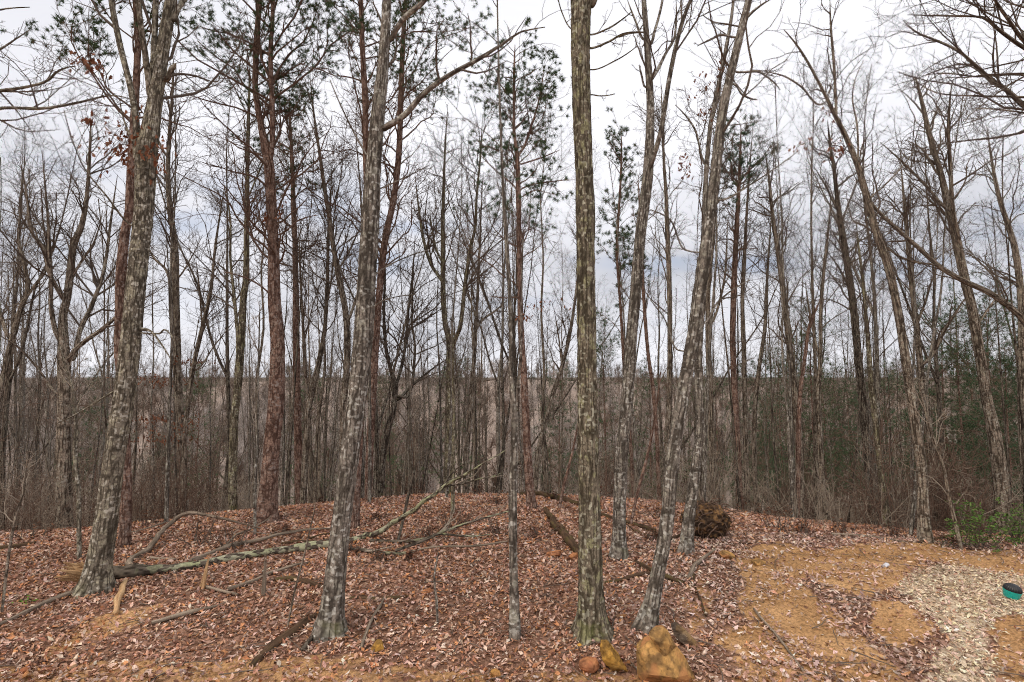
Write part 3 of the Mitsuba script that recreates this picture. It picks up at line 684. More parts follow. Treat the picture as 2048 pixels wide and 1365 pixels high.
tree('bare_tree', '466,1010,17 466,920,16 468,843,16 474,790,15 478,740,15 484,660,14 486,604,13 492,552,12 493,450,10 494,410,9 496,290,7 498,205,5 500,120,2', 'mossy upright bare trunk between the leaf hung tree and the forked pine', D=12, bark='mossy_bark', auto=20, h0=540, alen=(.7, 2.2), sides=18, rough=.005, step=.07,
     limbs='478,730,8 475,669,8 468,587,7 461,520,6 461,450,5 450,370,3|494,400,4 520,340,4 545,280,2')
tree('bare_tree', '684,1005,14 686,900,14 687,826,14 694,723,12 692,638,12 677,552,11 663,470,9 660,444,9 649,376,8 639,307,6 628,230,4 620,150,2', 'bare tree bending left, right of the thin reddish pine', D=12.4, bark='brown_bark', auto=22, h0=600, alen=(.7, 2.2), sides=16, step=.08,
     limbs='694,640,7 715,590,7 740,540,5 760,490,3|676,552,5 700,500,5 722,450,3')
tree('bare_tree', '606,1005,13 612,900,13 616,826,12 626,778,11 642,706,10 650,650,8 653,604,8 656,500,6 660,420,4 664,330,2', 'bare tree leaning right with dark foot, behind the thin reddish pine', D=12.9, bark='brown_bark', auto=20, h0=680, alen=(.7, 2.0), limbs='616,790,7 610,740,7 606,655,6 601,552,5 597,450,3')
tree('bare_tree', '760,985,14 766,908,14 778,850,13 787,819,12 790,771,11 781,740,8 771,689,7 768,620,6 770,550,4 765,470,2', 'low forking dark tree on the crest right of the gently leaning oak', D=13.4, bark='dark_bark', auto=16, h0=760, alen=(.8, 2.2), step=.08,
     limbs='790,775,8 797,757,8 811,689,7 817,621,6 826,540,4 830,470,2|793,800,8 815,780,7 841,757,6 872,733,4 900,715,3|812,795,7 824,770,7 830,700,6 824,640,5 826,560,3')
tree('bare_tree', '896,985,15 896,908,14 899,850,13 900,757,13 899,689,12 890,645,11 886,570,10 886,450,8 887,380,6 890,300,4 895,220,2', 'olive brown bare tree that splits three ways, on the crest left of the red pine', D=13.2, bark='mossy_bark', auto=16, h0=560, alen=(.7, 2.2), sides=16, step=.08,
     limbs='887,572,8 876,550,8 865,535,8 848,484,7 838,420,5 830,350,3|901,700,10 910,680,10 920,655,10 930,570,9 940,501,8 951,450,7 953,400,6 961,308,4 965,230,2|890,540,5 870,490,5 860,420,3')
tree('bare_tree', '930,985,11 934,894,11 940,830,10 944,775,9 951,669,8 955,600,6 958,520,5 962,430,3 966,350,2', 'slim bare tree with a crooked limb, left of the red pine in the centre', D=13.8, bark='brown_bark', auto=18, h0=680, alen=(.6, 1.9), limbs='951,665,6 957,650,6 964,641,6 992,621,5 1015,600,3|952,640,4 935,580,4 925,520,2')
tree('bare_tree', '1070,985,10 1076,908,10 1090,850,9 1105,792,9 1122,740,8 1139,672,7 1150,600,5 1158,520,4 1162,440,2', 'thin bare tree leaning right, between the red pine and the mossy oak', D=13.8, bark='brown_bark', auto=18, h0=780, alen=(.6, 1.8), limbs='1080,850,5 1110,830,4 1135,800,3|1124,740,4 1118,680,4 1108,620,2')
tree('bare_tree', '1342,985,12 1338,880,12 1338,792,11 1340,689,10 1339,587,10 1334,450,9 1333,410,8 1328,330,6 1325,250,4 1322,170,2', 'straight bare tree behind, between the grey forked oak and the slanting oak', D=14, bark='brown_bark', auto=24, h0=640, alen=(.7, 2.0))
tree('bare_tree', '1318,985,8 1314,880,8 1306,775,8 1296,706,7 1288,604,7 1284,520,5 1280,440,4 1276,350,2', 'thin reddish tree leaning left behind the grey forked oak', D=14.5, bark='pine_bark', twig='brown_twigs', auto=20, h0=640, alen=(.5, 1.6))
tree('bare_tree', '1424,1000,13 1424,900,13 1420,800,12 1417,700,11 1416,600,10 1425,480,9 1433,380,7 1440,290,5 1444,200,2', 'brown bare tree just right of the slanting oak pair', D=13, bark='brown_bark', auto=24, h0=600, alen=(.7, 2.2), limbs='1418,650,6 1440,600,6 1452,530,5 1455,440,3')
tree('bare_tree', '1494,1000,10 1492,900,10 1490,800,9 1488,700,9 1485,620,8 1489,520,7 1494,420,5 1500,330,3 1506,250,2', 'slim grey bare tree touching the dark red pine on its right', D=13.5, auto=22, h0=640, alen=(.7, 2.0))
tree('bare_tree', '1512,1000,9 1508,900,9 1510,820,9 1518,740,8 1530,650,7 1534,560,5 1540,470,3 1545,400,2', 'slim bare tree leaning slightly right, second right of the dark red pine', D=14.5, auto=20, h0=720, alen=(.6, 1.9))
tree('bare_tree', '1648,1010,12 1640,900,11 1636,800,10 1640,720,8 1642,621,7 1648,540,6 1656,470,4 1662,400,2', 'upright bare tree in the brush midway between the left leaning pair on the right', D=13, bark='brown_bark', auto=22, h0=680, alen=(.7, 2.0), limbs='1640,720,5 1622,640,5 1610,560,3')
tree('bare_tree', '1596,960,9 1597,860,9 1600,790,8 1608,730,7 1620,650,6 1632,620,4 1640,600,2', 'broken rust coloured snag leaning right in the brush on the right', D=12, bark='pine_bark', twig='brown_twigs', auto=4, h0=720, alen=(.3, .7))
tree('bare_tree', '1772,1030,13 1762,940,12 1752,850,11 1742,770,10 1737,689,8 1731,621,7 1726,560,6 1718,500,4 1712,440,2', 'greenish trunk leaning left beside the dark trunk at the brush edge', D=10.6, bark='mossy_bark', auto=20, h0=700, alen=(.7, 2.0))
tree('bare_tree', '1872,1010,14 1862,900,13 1850,800,12 1840,723,11 1833,655,10 1823,570,9 1815,480,7 1808,400,5 1802,330,2', 'bare tree with a broad upswept fork behind the Y topped oak', D=12, bark='brown_bark', auto=18, h0=640, alen=(.7, 2.0), limbs='1842,735,8 1862,715,8 1890,660,7 1915,620,5 1935,590,3|1834,660,5 1852,600,5 1870,540,3')
tree('sapling', '1922,1100,8 1900,1000,7 1885,930,6 1870,890,5 1858,850,4 1845,800,3 1835,760,2', 'pale thin sapling slanting left of the green bush', bark='brown_bark', twig='pale_twigs', auto=10, h0=1020, alen=(.3, .9), cat='sapling', limbs='1905,1012,3 1930,985,3 1950,965,2|1862,850,2 1890,835,2 1910,830,1')
tree('sapling', '159,1120,8 158,1060,8 157,980,8 150,905,8 152,860,7 150,826,6 147,785,5 130,730,4 120,690,2', 'crooked pale sapling just left of the leftmost big oak', bark='lichen_bark', twig='pale_twigs', auto=10, h0=900, alen=(.4, 1.0), cat='sapling')
tree('sapling', '510,1072,6 510,1010,6 512,930,5 516,850,5 516,760,4 518,680,3 520,600,2', 'pale straight sapling standing just left of the forked pine foot', bark='oak_bark', twig='pale_twigs', auto=9, h0=900, alen=(.4, 1.0), cat='sapling')
tree('sapling', '3,1230,5 15,1130,5 30,1040,5 42,1000,4 48,985,3 55,900,2', 'thin bent sapling in the litter at the bottom left edge', bark='brown_bark', twig='pale_twigs', auto=7, h0=1060, alen=(.3, .7), cat='sapling')
tree('sapling', '575,1255,4 590,1180,4 606,1120,4 620,1060,3 630,1010,2 634,960,2', 'wispy leaning sapling in front of the mossy fallen log', bark='brown_bark', twig='pale_twigs', auto=5, h0=1040, alen=(.2, .5), cat='sapling')
tree('sapling', '875,1248,5 873,1200,5 868,1160,4 872,1130,4 877,1105,3', 'short broken pale stick sapling in the litter left of the slim speckled tree', bark='oak_bark', twig='pale_twigs', auto=0, cat='sapling')
tree('sapling', '1118,1020,6 1128,970,6 1140,925,5 1150,880,4 1158,830,3', 'orange brown dead sapling leaning right beside the mossy oak', bark='pine_bark', twig='brown_twigs', auto=4, h0=900, alen=(.2, .5), cat='sapling')
tree('sapling', '1261,1052,6 1272,1000,6 1290,930,6 1302,880,5 1312,820,4 1322,740,3', 'dark rusty sapling leaning right behind the grey forked oak', bark='pine_bark', twig='brown_twigs', auto=8, h0=900, alen=(.3, .8), cat='sapling')
tree('sapling', '795,1085,6 806,1040,6 818,985,6 832,930,4 845,880,3', 'leaning dead sapling on the knoll under the fallen pale branches', bark='dark_bark', auto=4, h0=960, alen=(.2, .5), cat='sapling')
tree('sapling', '905,1030,8 906,980,8 907,920,8 908,840,7 907,760,6 905,660,4', 'straight olive sapling on the crest left of the red pine', bark='mossy_bark', auto=12, h0=820, alen=(.4, 1.1), cat='sapling')


# ------------------------------------------------------------------ the crowded woods behind: whole trees repeated as copies
def make_variant(name, seed, H, r, bark_m, twig_m, n1, dens, rmin, crown_from=0.35, alen=(0.9, 2.6), fork=False, lev=3, bend=.25, pine=None):
    g = np.random.default_rng(seed)
    n = 10
    h = np.linspace(0, 1, n)
    P = np.stack([np.cumsum(g.normal(0, bend, n)) * h * 0.5, np.cumsum(g.normal(0, bend, n)) * h * .5, h * (H + 2.5) - 2.5], -1)
    R = r * (1.05 - h) ** 1.0
    p, rr, s = smooth_path(P, np.maximum(R, .008), .5)
    m, uv = stem(p, rr, s, 9, 0, 0, seed)
    trunks, parents = [(m, uv)], [(p[int(len(p) * .7):], rr[int(len(p) * .7):])]
    if fork:
        i = int(len(p) * fork); d = unit(np.array([g.normal(), g.normal(), 2.2]))
        k = np.linspace(0, 1, 7)[:, None]
        FP = p[i] + d * k * (H - p[i, 2]) * .95 + np.array([0, 0, .5]) * k * k * 1.5 + g.normal(0, .12, (7, 3)) * k
        fp, fr, fs = smooth_path(FP, rr[i] * .8 * np.linspace(1, .12, 7), .5)
        fm, fuv = stem(fp, fr, fs, 7, 0, 0, seed + 1)
        trunks.append((fm, fuv)); parents.append((fp, fr))
    sel = p[:, 2] > crown_from * H
    base = [(p[sel], rr[sel])] + [q for q in parents[1:]]
    PP, RR = resample(base, 14)
    q, d, idx, t, rp = spawn(g, PP, RR, np.full(len(base), n1 // len(base)), 0.0, (26, 55) if not pine else (55, 88))
    d = unit(d + [0, 0, .3 if not pine else 0])
    Ln = g.uniform(*alen, len(q)) * (1.2 - .65 * t)
    AP, AR = grow(g, q, d, Ln, np.clip(rp * .32, rmin * 1.5, .03), 9, .17, .10 if not pine else .03, .3)
    out = [tubes(AP, AR, 4)]
    QP, QR = resample(parents + [(AP[k], AR[k]) for k in range(len(AP))])
    tw, last = twigs(g, QP, QR, dens, rmin=rmin, levels=lev)
    out += tw
    tv, tf, tuv = [], [], []
    o = 0
    for (v_, f_), u_ in trunks:
        tv.append(v_); tf.append(f_ + o); tuv.append(u_); o += len(v_)
    scene[name + '_trunk_group'] = {'type': 'shapegroup', 'trunk': mikit.ply((np.vstack(tv), np.vstack(tf)), bark_m, True, uv=np.vstack(tuv))}
    scene[name + '_crown_group'] = {'type': 'shapegroup', 'crown': mikit.ply(join(out), twig_m)}
    if pine:
        e = ends_of(last, 2)
        ok = e[0][:, 2] > pine[0] * H
        scene[name + '_needle_group'] = {'type': 'shapegroup', 'needles': mikit.ply(needles(g, (e[0][ok][:pine[1]], e[1][ok][:pine[1]]), 10, pine[2]), pine[3])}
    return name


def inst(key, group, M):
    scene[key] = {'type': 'instance', 'shapegroup': {'type': 'ref', 'id': group}, 'to_world': M}


def zone(x, y):
    return ('at the far left', 'left of the middle', 'in the middle', 'right of the middle', 'at the far right')[int(np.clip((x / y * F + CX) / 2048 * 5, 0, 4))]


def place(x, y, rot, sc, lean=0.0, laz=0.0, dz=-0.05):
    z = float(terrain(x, y, False)) + dz
    return T4().translate([x, y, z]).rotate([math.cos(laz), math.sin(laz), 0], lean).rotate([0, 0, 1], rot).scale([sc, sc, sc])


VAR = [make_variant('slender_a', 1, 15, .085, 'brown_bark', 'grey_twigs', 32, (2.4, 4.4, 5.2), .0031),
       make_variant('slender_b', 2, 14, .095, 'dark_bark', 'dark_twigs', 26, (2.4, 4.4, 5.2), .0031, fork=.45),
       make_variant('slender_c', 3, 16, .10, 'dark_bark', 'grey_twigs', 30, (2.4, 4.4, 5.2), .0031, fork=.3),
       make_variant('slender_d', 4, 13, .07, 'brown_bark', 'grey_twigs', 24, (2.4, 4.4, 5.2), .0031, crown_from=.45),
       make_variant('slender_e', 5, 15, .11, 'oak_bark', 'grey_twigs', 28, (2.3, 4.4, 5.0), .0031, fork=.55, bend=.35),
       make_variant('slender_f', 6, 12, .062, 'brown_bark', 'brown_twigs', 24, (2.4, 4.4, 5.2), .0031, crown_from=.3, bend=.35)]
g = np.random.default_rng(77)
placed = []


def spots(n, y0, y1, mind, xr=1.0, xbias=None, past=2.2, thin=0):
    res = []
    tries = 0
    while len(res) < n and tries < n * 60:
        tries += 1
        y = y0 + (y1 - y0) * g.random() ** 0.8
        x = g.uniform(-1, 1) * (y * .98 * xr + 1.5)
        if (y < thin and g.random() < .55) or y < crest(x) + past or (xbias and g.random() > xbias(x / y)):
            continue
        if any((x - a) ** 2 + (y - b) ** 2 < mind * mind for a, b in placed[-400:]):
            continue
        placed.append((x, y)); res.append((x, y))
    return res


for x, y in spots(190, 11, 58, 1.1, thin=22):
    i = int(g.integers(0, 6)); key = numbered('forest_tree')
    H = (15, 14, 16, 13, 15, 12)[i]
    top = g.uniform(7.0, 13.5) if y < 28 else g.uniform(4.0, 9.5)                         # tree tops thin out towards the distance
    sc = float(np.clip((top - terrain(x, y, False)) / H, .72, 1.25))
    M = place(x, y, g.uniform(0, 360), sc, g.normal(0, 2.5), g.uniform(0, 6.28))
    inst(key + '__trunk', VAR[i] + '_trunk_group', M); inst(key + '__crown', VAR[i] + '_crown_group', M)
    wh = zone(x, y); ds = ('slender brown', 'dark forked', 'tall dark forked', 'straight brown', 'grey forked', 'thin crooked brown')[i]
    tag(key, '%s bare tree in crowded woods behind the knoll, %s' % (ds, wh), 'tree', '%s trees of the crowded woods, %s' % (ds, wh))

PV = make_variant('green_pine', 31, 9, .09, 'pine_bark', 'brown_twigs', 80, (3.6, 4.5, 3.0), .0045, crown_from=.12, alen=(.7, 2.0), lev=2, bend=.12, pine=(.12, 9000, .15, 'needle_dark'))
PV2 = make_variant('green_pine_b', 32, 11, .1, 'pine_bark', 'brown_twigs', 76, (3.6, 4.5, 3.0), .0045, crown_from=.22, alen=(.7, 1.9), lev=2, bend=.15, pine=(.22, 9000, .15, 'needle_green'))
for px, D, top_px, v in ((1880, 17, 600, 0), (1975, 19, 560, 1), (2035, 16, 640, 0), (1930, 24, 660, 1), (1560, 26, 700, 0), (1300, 30, 730, 1), (1660, 30, 740, 0), (1430, 34, 735, 1), (905, 30, 690, 1),
                         (1800, 28, 720, 1), (1530, 20, 800, 0), (400, 34, 740, 1), (200, 40, 735, 0), (1620, 17, 610, 1), (1210, 26, 640, 1), (1700, 21, 780, 0), (1840, 20, 760, 0), (1585, 33, 700, 1), (2000, 27, 700, 1), (620, 38, 735, 1), (1915, 14.5, 640, 1), (2010, 13.5, 690, 0), (1960, 15.5, 600, 0), (1760, 24, 745, 0), (1640, 22, 730, 1), (1500, 30, 725, 0), (1390, 26, 750, 1), (1120, 34, 735, 0), (760, 36, 730, 1)):
    q = at(px, top_px, D); H = (9, 11)[v]
    sc = (q[2] - float(terrain(q[0], D, False))) / H
    nm = (PV, PV2)[v]; key = numbered('background_pine')
    M = place(q[0], D, g.uniform(0, 360), sc)
    inst(key + '__trunk', nm + '_trunk_group', M); inst(key + '__crown', nm + '_crown_group', M); inst(key + '__needles', nm + '_needle_group', M)
    wh = zone(q[0], D); ds = ('dark green', 'brighter green')[v] + (' nearer' if D < 24 else ' far')
    tag(key, '%s pine among the bare trees down the slope, %s' % (ds, wh), 'tree', '%s pines down the slope, %s' % (ds, wh))

# understorey saplings past the crest
SV = [make_variant('whip_%s' % c, 50 + k, h, r, b, t, n, (2.6, 3.2, 3.4), .0026, crown_from=cf, alen=(.3, 1.0), lev=2, bend=.11)
      for k, (c, h, r, b, t, n, cf) in enumerate((('a', 5.5, .030, 'brown_bark', 'pale_twigs', 10, .4), ('b', 7.5, .042, 'oak_bark', 'grey_twigs', 10, .5), ('c', 6.5, .036, 'dark_bark', 'grey_twigs', 10, .5), ('d', 4.0, .024, 'brown_bark', 'brown_twigs', 14, .3)))]
for x, y in spots(290, 8.5, 26, .40, xbias=lambda a: .5 + .5 * min(1, abs(a) * 1.6), past=1.3):
    i = int(g.integers(0, 4)); key = numbered('understorey_sapling')
    M = place(x, y, g.uniform(0, 360), g.uniform(.75, 1.35), g.normal(0, 5), g.uniform(0, 6.28))
    inst(key + '__stem', SV[i] + '_trunk_group', M); inst(key + '__crown', SV[i] + '_crown_group', M)
    wh = zone(x, y); ds = ('short pale', 'taller grey', 'dark', 'low brown')[i]
    tag(key, '%s twiggy sapling in brush past the leafy ground, %s' % (ds, wh), 'sapling', '%s saplings at the edge of the woods, %s' % (ds, wh))


def brush_variant(name, seed, mat, H=1.3, n=16):
    g = np.random.default_rng(seed)
    P0 = np.stack([g.normal(0, .35, n), g.normal(0, .35, n), np.full(n, -.3)], -1)
    d = unit(np.stack([g.normal(0, .4, n), g.normal(0, .4, n), np.ones(n)], -1))
    P, R = grow(g, P0, d, g.uniform(.7, 1.4, n) * H, np.full(n, .008), 8, .13, .05, .4)
    tw, _ = twigs(g, P, R, (5, 6, 4), rmin=.003, levels=2)
    scene[name + '_group'] = {'type': 'shapegroup', 'brush': mikit.ply(join([tubes(P, R, 4)] + tw), mat)}


for k, m in enumerate(('brown_twigs', 'pale_twigs', 'pale_twigs')):
    brush_variant('thicket_%d' % k, 70 + k, m)
n = 0
for x, y in spots(210, 8.0, 26, .3, xbias=lambda a: .06 + .94 * min(1, max(0, abs(a + .05) - .15) * 2.2), past=1.6):
    n += 1
    inst('underbrush__%03d' % n, 'thicket_%d_group' % g.integers(0, 3), place(x, y, g.uniform(0, 360), g.uniform(.7, 1.7)))
tag('underbrush', 'tangle of bare brown twigs and brambles under the trees past the crest', 'brush', kind='stuff')


# the wooded valley and far ridge: one mass
def far_variant(name, seed, H, mat, green=False):
    g = np.random.default_rng(seed)
    P = np.array([[[0, 0, -.5], [g.normal(0, .2), g.normal(0, .2), H * .45], [g.normal(0, .5), g.normal(0, .5), H * .95]]])
    P = np.concatenate([P[:, :1], .5 * (P[:, :1] + P[:, 1:2]), P[:, 1:2], .5 * (P[:, 1:2] + P[:, 2:]), P[:, 2:]], 1)
    R = np.linspace(.16, .03, 5)[None]
    out = [tubes(P, R, 4)]
    p, d, idx, t, rp = spawn(g, P, R, np.array([26]), .3, (25, 60))
    B, BR = grow(g, p, unit(d + [0, 0, .3]), g.uniform(1.5, 4.2, 26) * (1.25 - .7 * t), np.full(26, .05), 3, .12, .1, .5)
    out.append(tubes(B, BR, 3))
    p, d, idx, t, rp = spawn(g, B, BR, np.full(26, 7), .15, (25, 60))
    C, CR = grow(g, p, d, g.uniform(.6, 1.8, len(p)), np.full(len(p), .024), 2, .15, .08, .5)
    out.append(tubes(C, CR, 3))
    p, d, idx, t, rp = spawn(g, C, CR, np.full(len(C), 3), .1, (25, 60))
    E, ER = grow(g, p, d, g.uniform(.4, 1.0, len(p)), np.full(len(p), .016), 2, .15, .08, .6)
    out.append(tubes(E, ER, 3))
    gp = {'type': 'shapegroup', 'wood': mikit.ply(join(out), mat)}
    scene[name + '_group'] = gp
    if green:
        v, f = needles(g, ends_of(E, 2), 5, .5); 
        scene[name + '_green_group'] = {'type': 'shapegroup', 'needles': mikit.ply((v, f), 'needle_dark')}


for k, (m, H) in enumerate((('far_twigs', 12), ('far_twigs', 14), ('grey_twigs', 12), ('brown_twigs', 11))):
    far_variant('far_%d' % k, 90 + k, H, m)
far_variant('far_pine', 99, 11, 'dark_twigs', True)
n = 0
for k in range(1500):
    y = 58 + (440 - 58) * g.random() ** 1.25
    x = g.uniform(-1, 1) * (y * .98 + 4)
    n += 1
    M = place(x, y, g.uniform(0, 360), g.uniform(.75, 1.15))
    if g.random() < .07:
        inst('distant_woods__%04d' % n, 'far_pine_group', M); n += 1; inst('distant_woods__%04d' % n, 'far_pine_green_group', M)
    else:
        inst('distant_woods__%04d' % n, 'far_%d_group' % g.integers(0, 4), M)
tag('distant_woods', 'grey brown leafless woods covering the valley and the far ridge', 'forest', kind='stuff')


# ------------------------------------------------------------------ fallen wood
def lying(name, spec, mat, label, cat, lift=0.5, sides=12, rough=.004, limbs='', limb_mat=None, up=0.0, end=None, twig=False, **tk):
    """A log, branch or stick along pixels of the ground; a fourth number lifts a point above the ground (metres)."""
    SEED[0] += 1
    g = np.random.default_rng(3000 + SEED[0])
    key = numbered(name)

    def pts(s):
        P, R = [], []
        for w in s.split():
            c = [float(x) for x in w.split(',')]
            h = c[3] if len(c) > 3 else 0.0
            # the point h above the ground that is seen at this pixel
            rr = ray(c[0], c[1]); t = np.linspace(2, 30, 4000); q = CAM + rr * t[:, None]
            hit = int(np.argmax(q[:, 2] - h < terrain(q[:, 0], q[:, 1]))); q = q[hit].copy()
            r = .5 * c[2] * q[1] / F
            P.append(q + [0, 0, r * lift + .018 * (lift > .15)]); R.append(r)
        return np.array(P), np.array(R)
    P, R = pts(spec)
    p, r, s = smooth_path(P, R, .04)
    q_ = np.stack([s * 2.4, 0 * s, 0 * s], -1)
    p = p + np.stack([nfbm(q_ + [0, 3, 0], 3, SEED[0]) - .5, nfbm(q_ + [0, 7, 0], 3, SEED[0]) - .5, .35 * (nfbm(q_ + [0, 11, 0], 3, SEED[0]) - .5)], -1) * np.minimum(3.2 * r[:, None], .12) * min(1, s[-1] / 1.6)
    r = r * (.72 + .56 * nfbm(q_ * 2.2 + [0, 15, 0], 3, SEED[0]))
    m, uv = stem(p, r, s, sides, min(rough, .22 * float(r.mean())), 0, SEED[0])
    part(key, 'trunk' if name == 'fallen_tree' else 'stem', m, mat, True, uv=uv)
    par = [(p, r)]
    for L in [q for q in limbs.split('|') if q.strip()]:
        LP, LR = pts(L)
        lp, lr, ls = smooth_path(LP, LR, .05)
        lm, luv = stem(lp, lr, ls, 8, .002, 0, SEED[0] + 1)
        part(key, 'limb', lm, limb_mat or mat, True, uv=luv); par.append((lp, lr))
    if twig:
        QP, QR = resample(par[1:] or par)
        tw, _ = twigs(g, QP, QR, (2.2, 2.6), rmin=.003, levels=2, up=.05, lmax=1.2)
        labels[part(key, 'twigs', join(tw), 'pale_twigs')] = {'kind': 'stuff'}
    if end is not None:
        # torn wood where the tree snapped: a bundle of long splinters
        n = 22
        d = unit(p[0] - p[6]); u = unit(np.cross(d, [0, 0, 1.0])); w_ = np.cross(u, d)
        a, q = g.uniform(0, 6.28, n), np.sqrt(g.random(n)) * r[0] * 1.0
        b = p[0] - d * .05 + np.cos(a)[:, None] * q[:, None] * u + np.sin(a)[:, None] * q[:, None] * w_
        Ln = end * g.uniform(.35, 1, n)
        sp = np.stack([b, b + d * (Ln * .5)[:, None] + g.normal(0, .012, (n, 3)) + w_ * .02, b + d * Ln[:, None] + g.normal(0, .03, (n, 3)) + w_ * .05], 1)
        rr_ = np.stack([np.full(n, r[0] * .40), np.full(n, r[0] * .30), np.full(n, .006)], 1)
        v_, f_ = tubes(sp, rr_, 5)
        part(key, 'splintered_end', (v_, f_), 'split_wood', False, uv=np.stack([v_[:, 0] * .3, v_[:, 1]], -1))
    tag(key, label, cat)
    return key


lying('fallen_tree', '160,1156,28,0.10 215,1154,25,0.05 320,1148,21 375,1140,18 450,1126,15 560,1108,16 655,1096,15 700,1088,13 740,1076,12 790,1050,9,.3 850,1004,8,.75 905,968,7,1.05 950,940,4,1.3 1010,905,2,1.5',
      'lichen_log', 'long fallen tree with yellow green lichen lying across the litter between the two left oaks', 'fallen tree', end=.36, sides=20, rough=.010,
      limbs='690,1100,9 740,1108,9 790,1112,7 825,1110,6|740,1086,8 800,1088,7 850,1082,6,.05 880,1072,5,.1 930,1076,4,.08 980,1072,2,.05|790,1106,6,.05 840,1088,6,.12 900,1062,5,.2 960,1042,4,.3 1018,1026,3,.35|880,982,5,.9 920,972,4,.9 965,960,3,1.0 1000,950,2,1.0|885,980,4,.95 900,955,3,1.1 930,930,2,1.3', twig=True)
lying('fallen_branch', '255,1140,12 285,1112,11 310,1092,11,.06 330,1060,9,.15 352,1042,7,.25 380,1030,6,.35 440,1040,5,.3 520,1060,3,.1', 'grey_wood', 'crooked bare grey branch propped up right behind the leftmost oak', 'branch', limbs='300,1120,6 330,1122,5 350,1122,4|330,1048,4,.2 300,1058,3,.2 262,1068,2,.2', twig=True)
lying('fallen_branch', '380,1130,11 430,1108,10 480,1092,9 520,1084,8,.04 560,1072,7,.08 620,1062,4,.06 680,1060,2', 'grey_wood', 'grey branch lying behind and along the lichen covered fallen tree', 'branch', limbs='440,1104,5 470,1075,4,.1 505,1060,3,.2 542,1036,2,.3', twig=True)
lying('fallen_branch', '460,1183,8 500,1168,7 540,1150,7 590,1134,4,.05 620,1128,2', 'grey_wood', 'thin forked branch passing the broken stub in front of the mossy fallen tree', 'branch', limbs='410,1178,7 440,1186,6 475,1194,5')
lying('driftwood_pole', '303,1252,8 340,1243,9 380,1232,8 420,1221,6 450,1210,3', 'grey_wood', 'smooth pale grey stick lying in the litter at lower left', 'stick')
lying('root_branch', '-20,1262,7 30,1240,8 90,1212,9 150,1190,10', 'grey_wood', 'long grey root like stick running left from the foot of the leftmost oak', 'stick')
lying('wood_chunk', '228,1232,9 236,1205,11 244,1180,11 250,1165,6', 'split_wood', 'short tan slab of split wood in front of the leftmost oak', 'wood chunk')
lying('rotten_log', '505,1335,14 540,1300,19 580,1270,20 610,1245,18 636,1232,12', 'rotten_wood', 'dark half buried rotten log running up to the gently leaning oak', 'log', lift=.1)
lying('rotten_log', '550,1165,7 580,1162,10 610,1168,10 640,1178,9', 'rotten_wood', 'brown rotten stub of log left of the gently leaning oak', 'log')
lying('rotten_log', '690,1198,6 720,1196,8 760,1199,9 820,1194,7', 'rotten_wood', 'black half buried log right of the gently leaning oak', 'log', lift=.1)
lying('stick', '722,1300,6 728,1275,6 745,1240,6 762,1215,5 768,1196,3', 'grey_wood', 'thin curved grey stick standing out of the litter right of the gently leaning oak', 'stick')
lying('stick', '605,1305,8 620,1285,8 634,1270,5', 'lichen_log', 'stubby lichen speckled stick at the foot of the gently leaning oak', 'stick')
lying('stick', '820,1108,4,.02 870,1098,4,.05 950,1096,4,.08 1015,1086,3,.1', 'grey_wood', 'thin pale stick lying left of the slim speckled tree', 'stick')
lying('mossy_log', '1090,1022,8 1100,1042,12 1120,1066,17 1138,1088,18 1158,1108,18 1175,1122,14', 'rotten_wood', 'mossy orange brown log pointing down to the mossy middle oak', 'log', sides=16)
lying('mossy_log', '1040,993,8 1070,992,9 1092,996,11 1120,1003,11 1160,1012,9', 'rotten_wood', 'blackened log on the crest behind the red pine in the centre', 'log')
lying('mossy_log', '1205,1033,6 1240,1044,6 1280,1056,8 1310,1068,10', 'rotten_wood', 'dark broken log behind the grey forked oak', 'log')
lying('rotten_log', '1205,1168,5 1240,1164,8 1270,1156,9 1300,1150,6', 'rotten_wood', 'thin dark log lying between the mossy oak and the slanting oak', 'log', lift=.2)
lying('rotten_log', '1272,1128,6 1300,1144,9 1330,1158,9 1368,1170,9', 'rotten_wood', 'black charred stick passing behind the slanting oak foot', 'log', lift=.3)
lying('fallen_branch', '1378,1162,8 1385,1148,8 1398,1128,7 1415,1114,5,.05 1430,1102,3,.1', 'grey_wood', 'bleached bent stick with dark tip below the upturned root ball', 'stick')
lying('stick', '1508,1222,4 1535,1255,5 1565,1290,5 1590,1325,5 1606,1348,5', 'grey_wood', 'long straight stick lying on the orange clay at lower right', 'stick')
lying('stick', '1660,1072,6 1720,1075,6 1770,1081,5 1812,1088,3', 'grey_wood', 'long pale pole lying at the edge of the brush on the right', 'stick')
lying('stick', '1838,1087,4 1865,1083,5 1890,1078,5', 'rotten_wood', 'short dark branch at the foot of the Y topped oak', 'stick')
lying('stick', '1255,1052,3 1290,1072,4 1340,1080,5 1372,1072,6 1400,1074,7', 'rotten_wood', 'dark stick leading to the upturned root ball', 'stick')
lying('fallen_branch', '1108,1190,5 1112,1188,5', 'rotten_wood', 'small dark twig piece beside the mossy oak', 'stick') if False else None
lying('stick', '1385,1130,4 1392,1180,4 1402,1210,4 1410,1235,4', 'rotten_wood', 'thin root like stick on the clay right of the slanting oak', 'stick')


for a_ in (('-20,1104,9 30,1098,10 70,1090,8', 'dark wet log lying at the far left edge of the leafy ground'), ('562,1090,4 600,1086,5 650,1090,5', 'thin dark stick lying just behind the mossy fallen tree'), ('620,1080,4 650,1072,4 690,1070,3', 'short dark stick behind the gently leaning oak')):
    lying('rotten_log', a_[0], 'rotten_wood', a_[1], 'log', lift=.4)
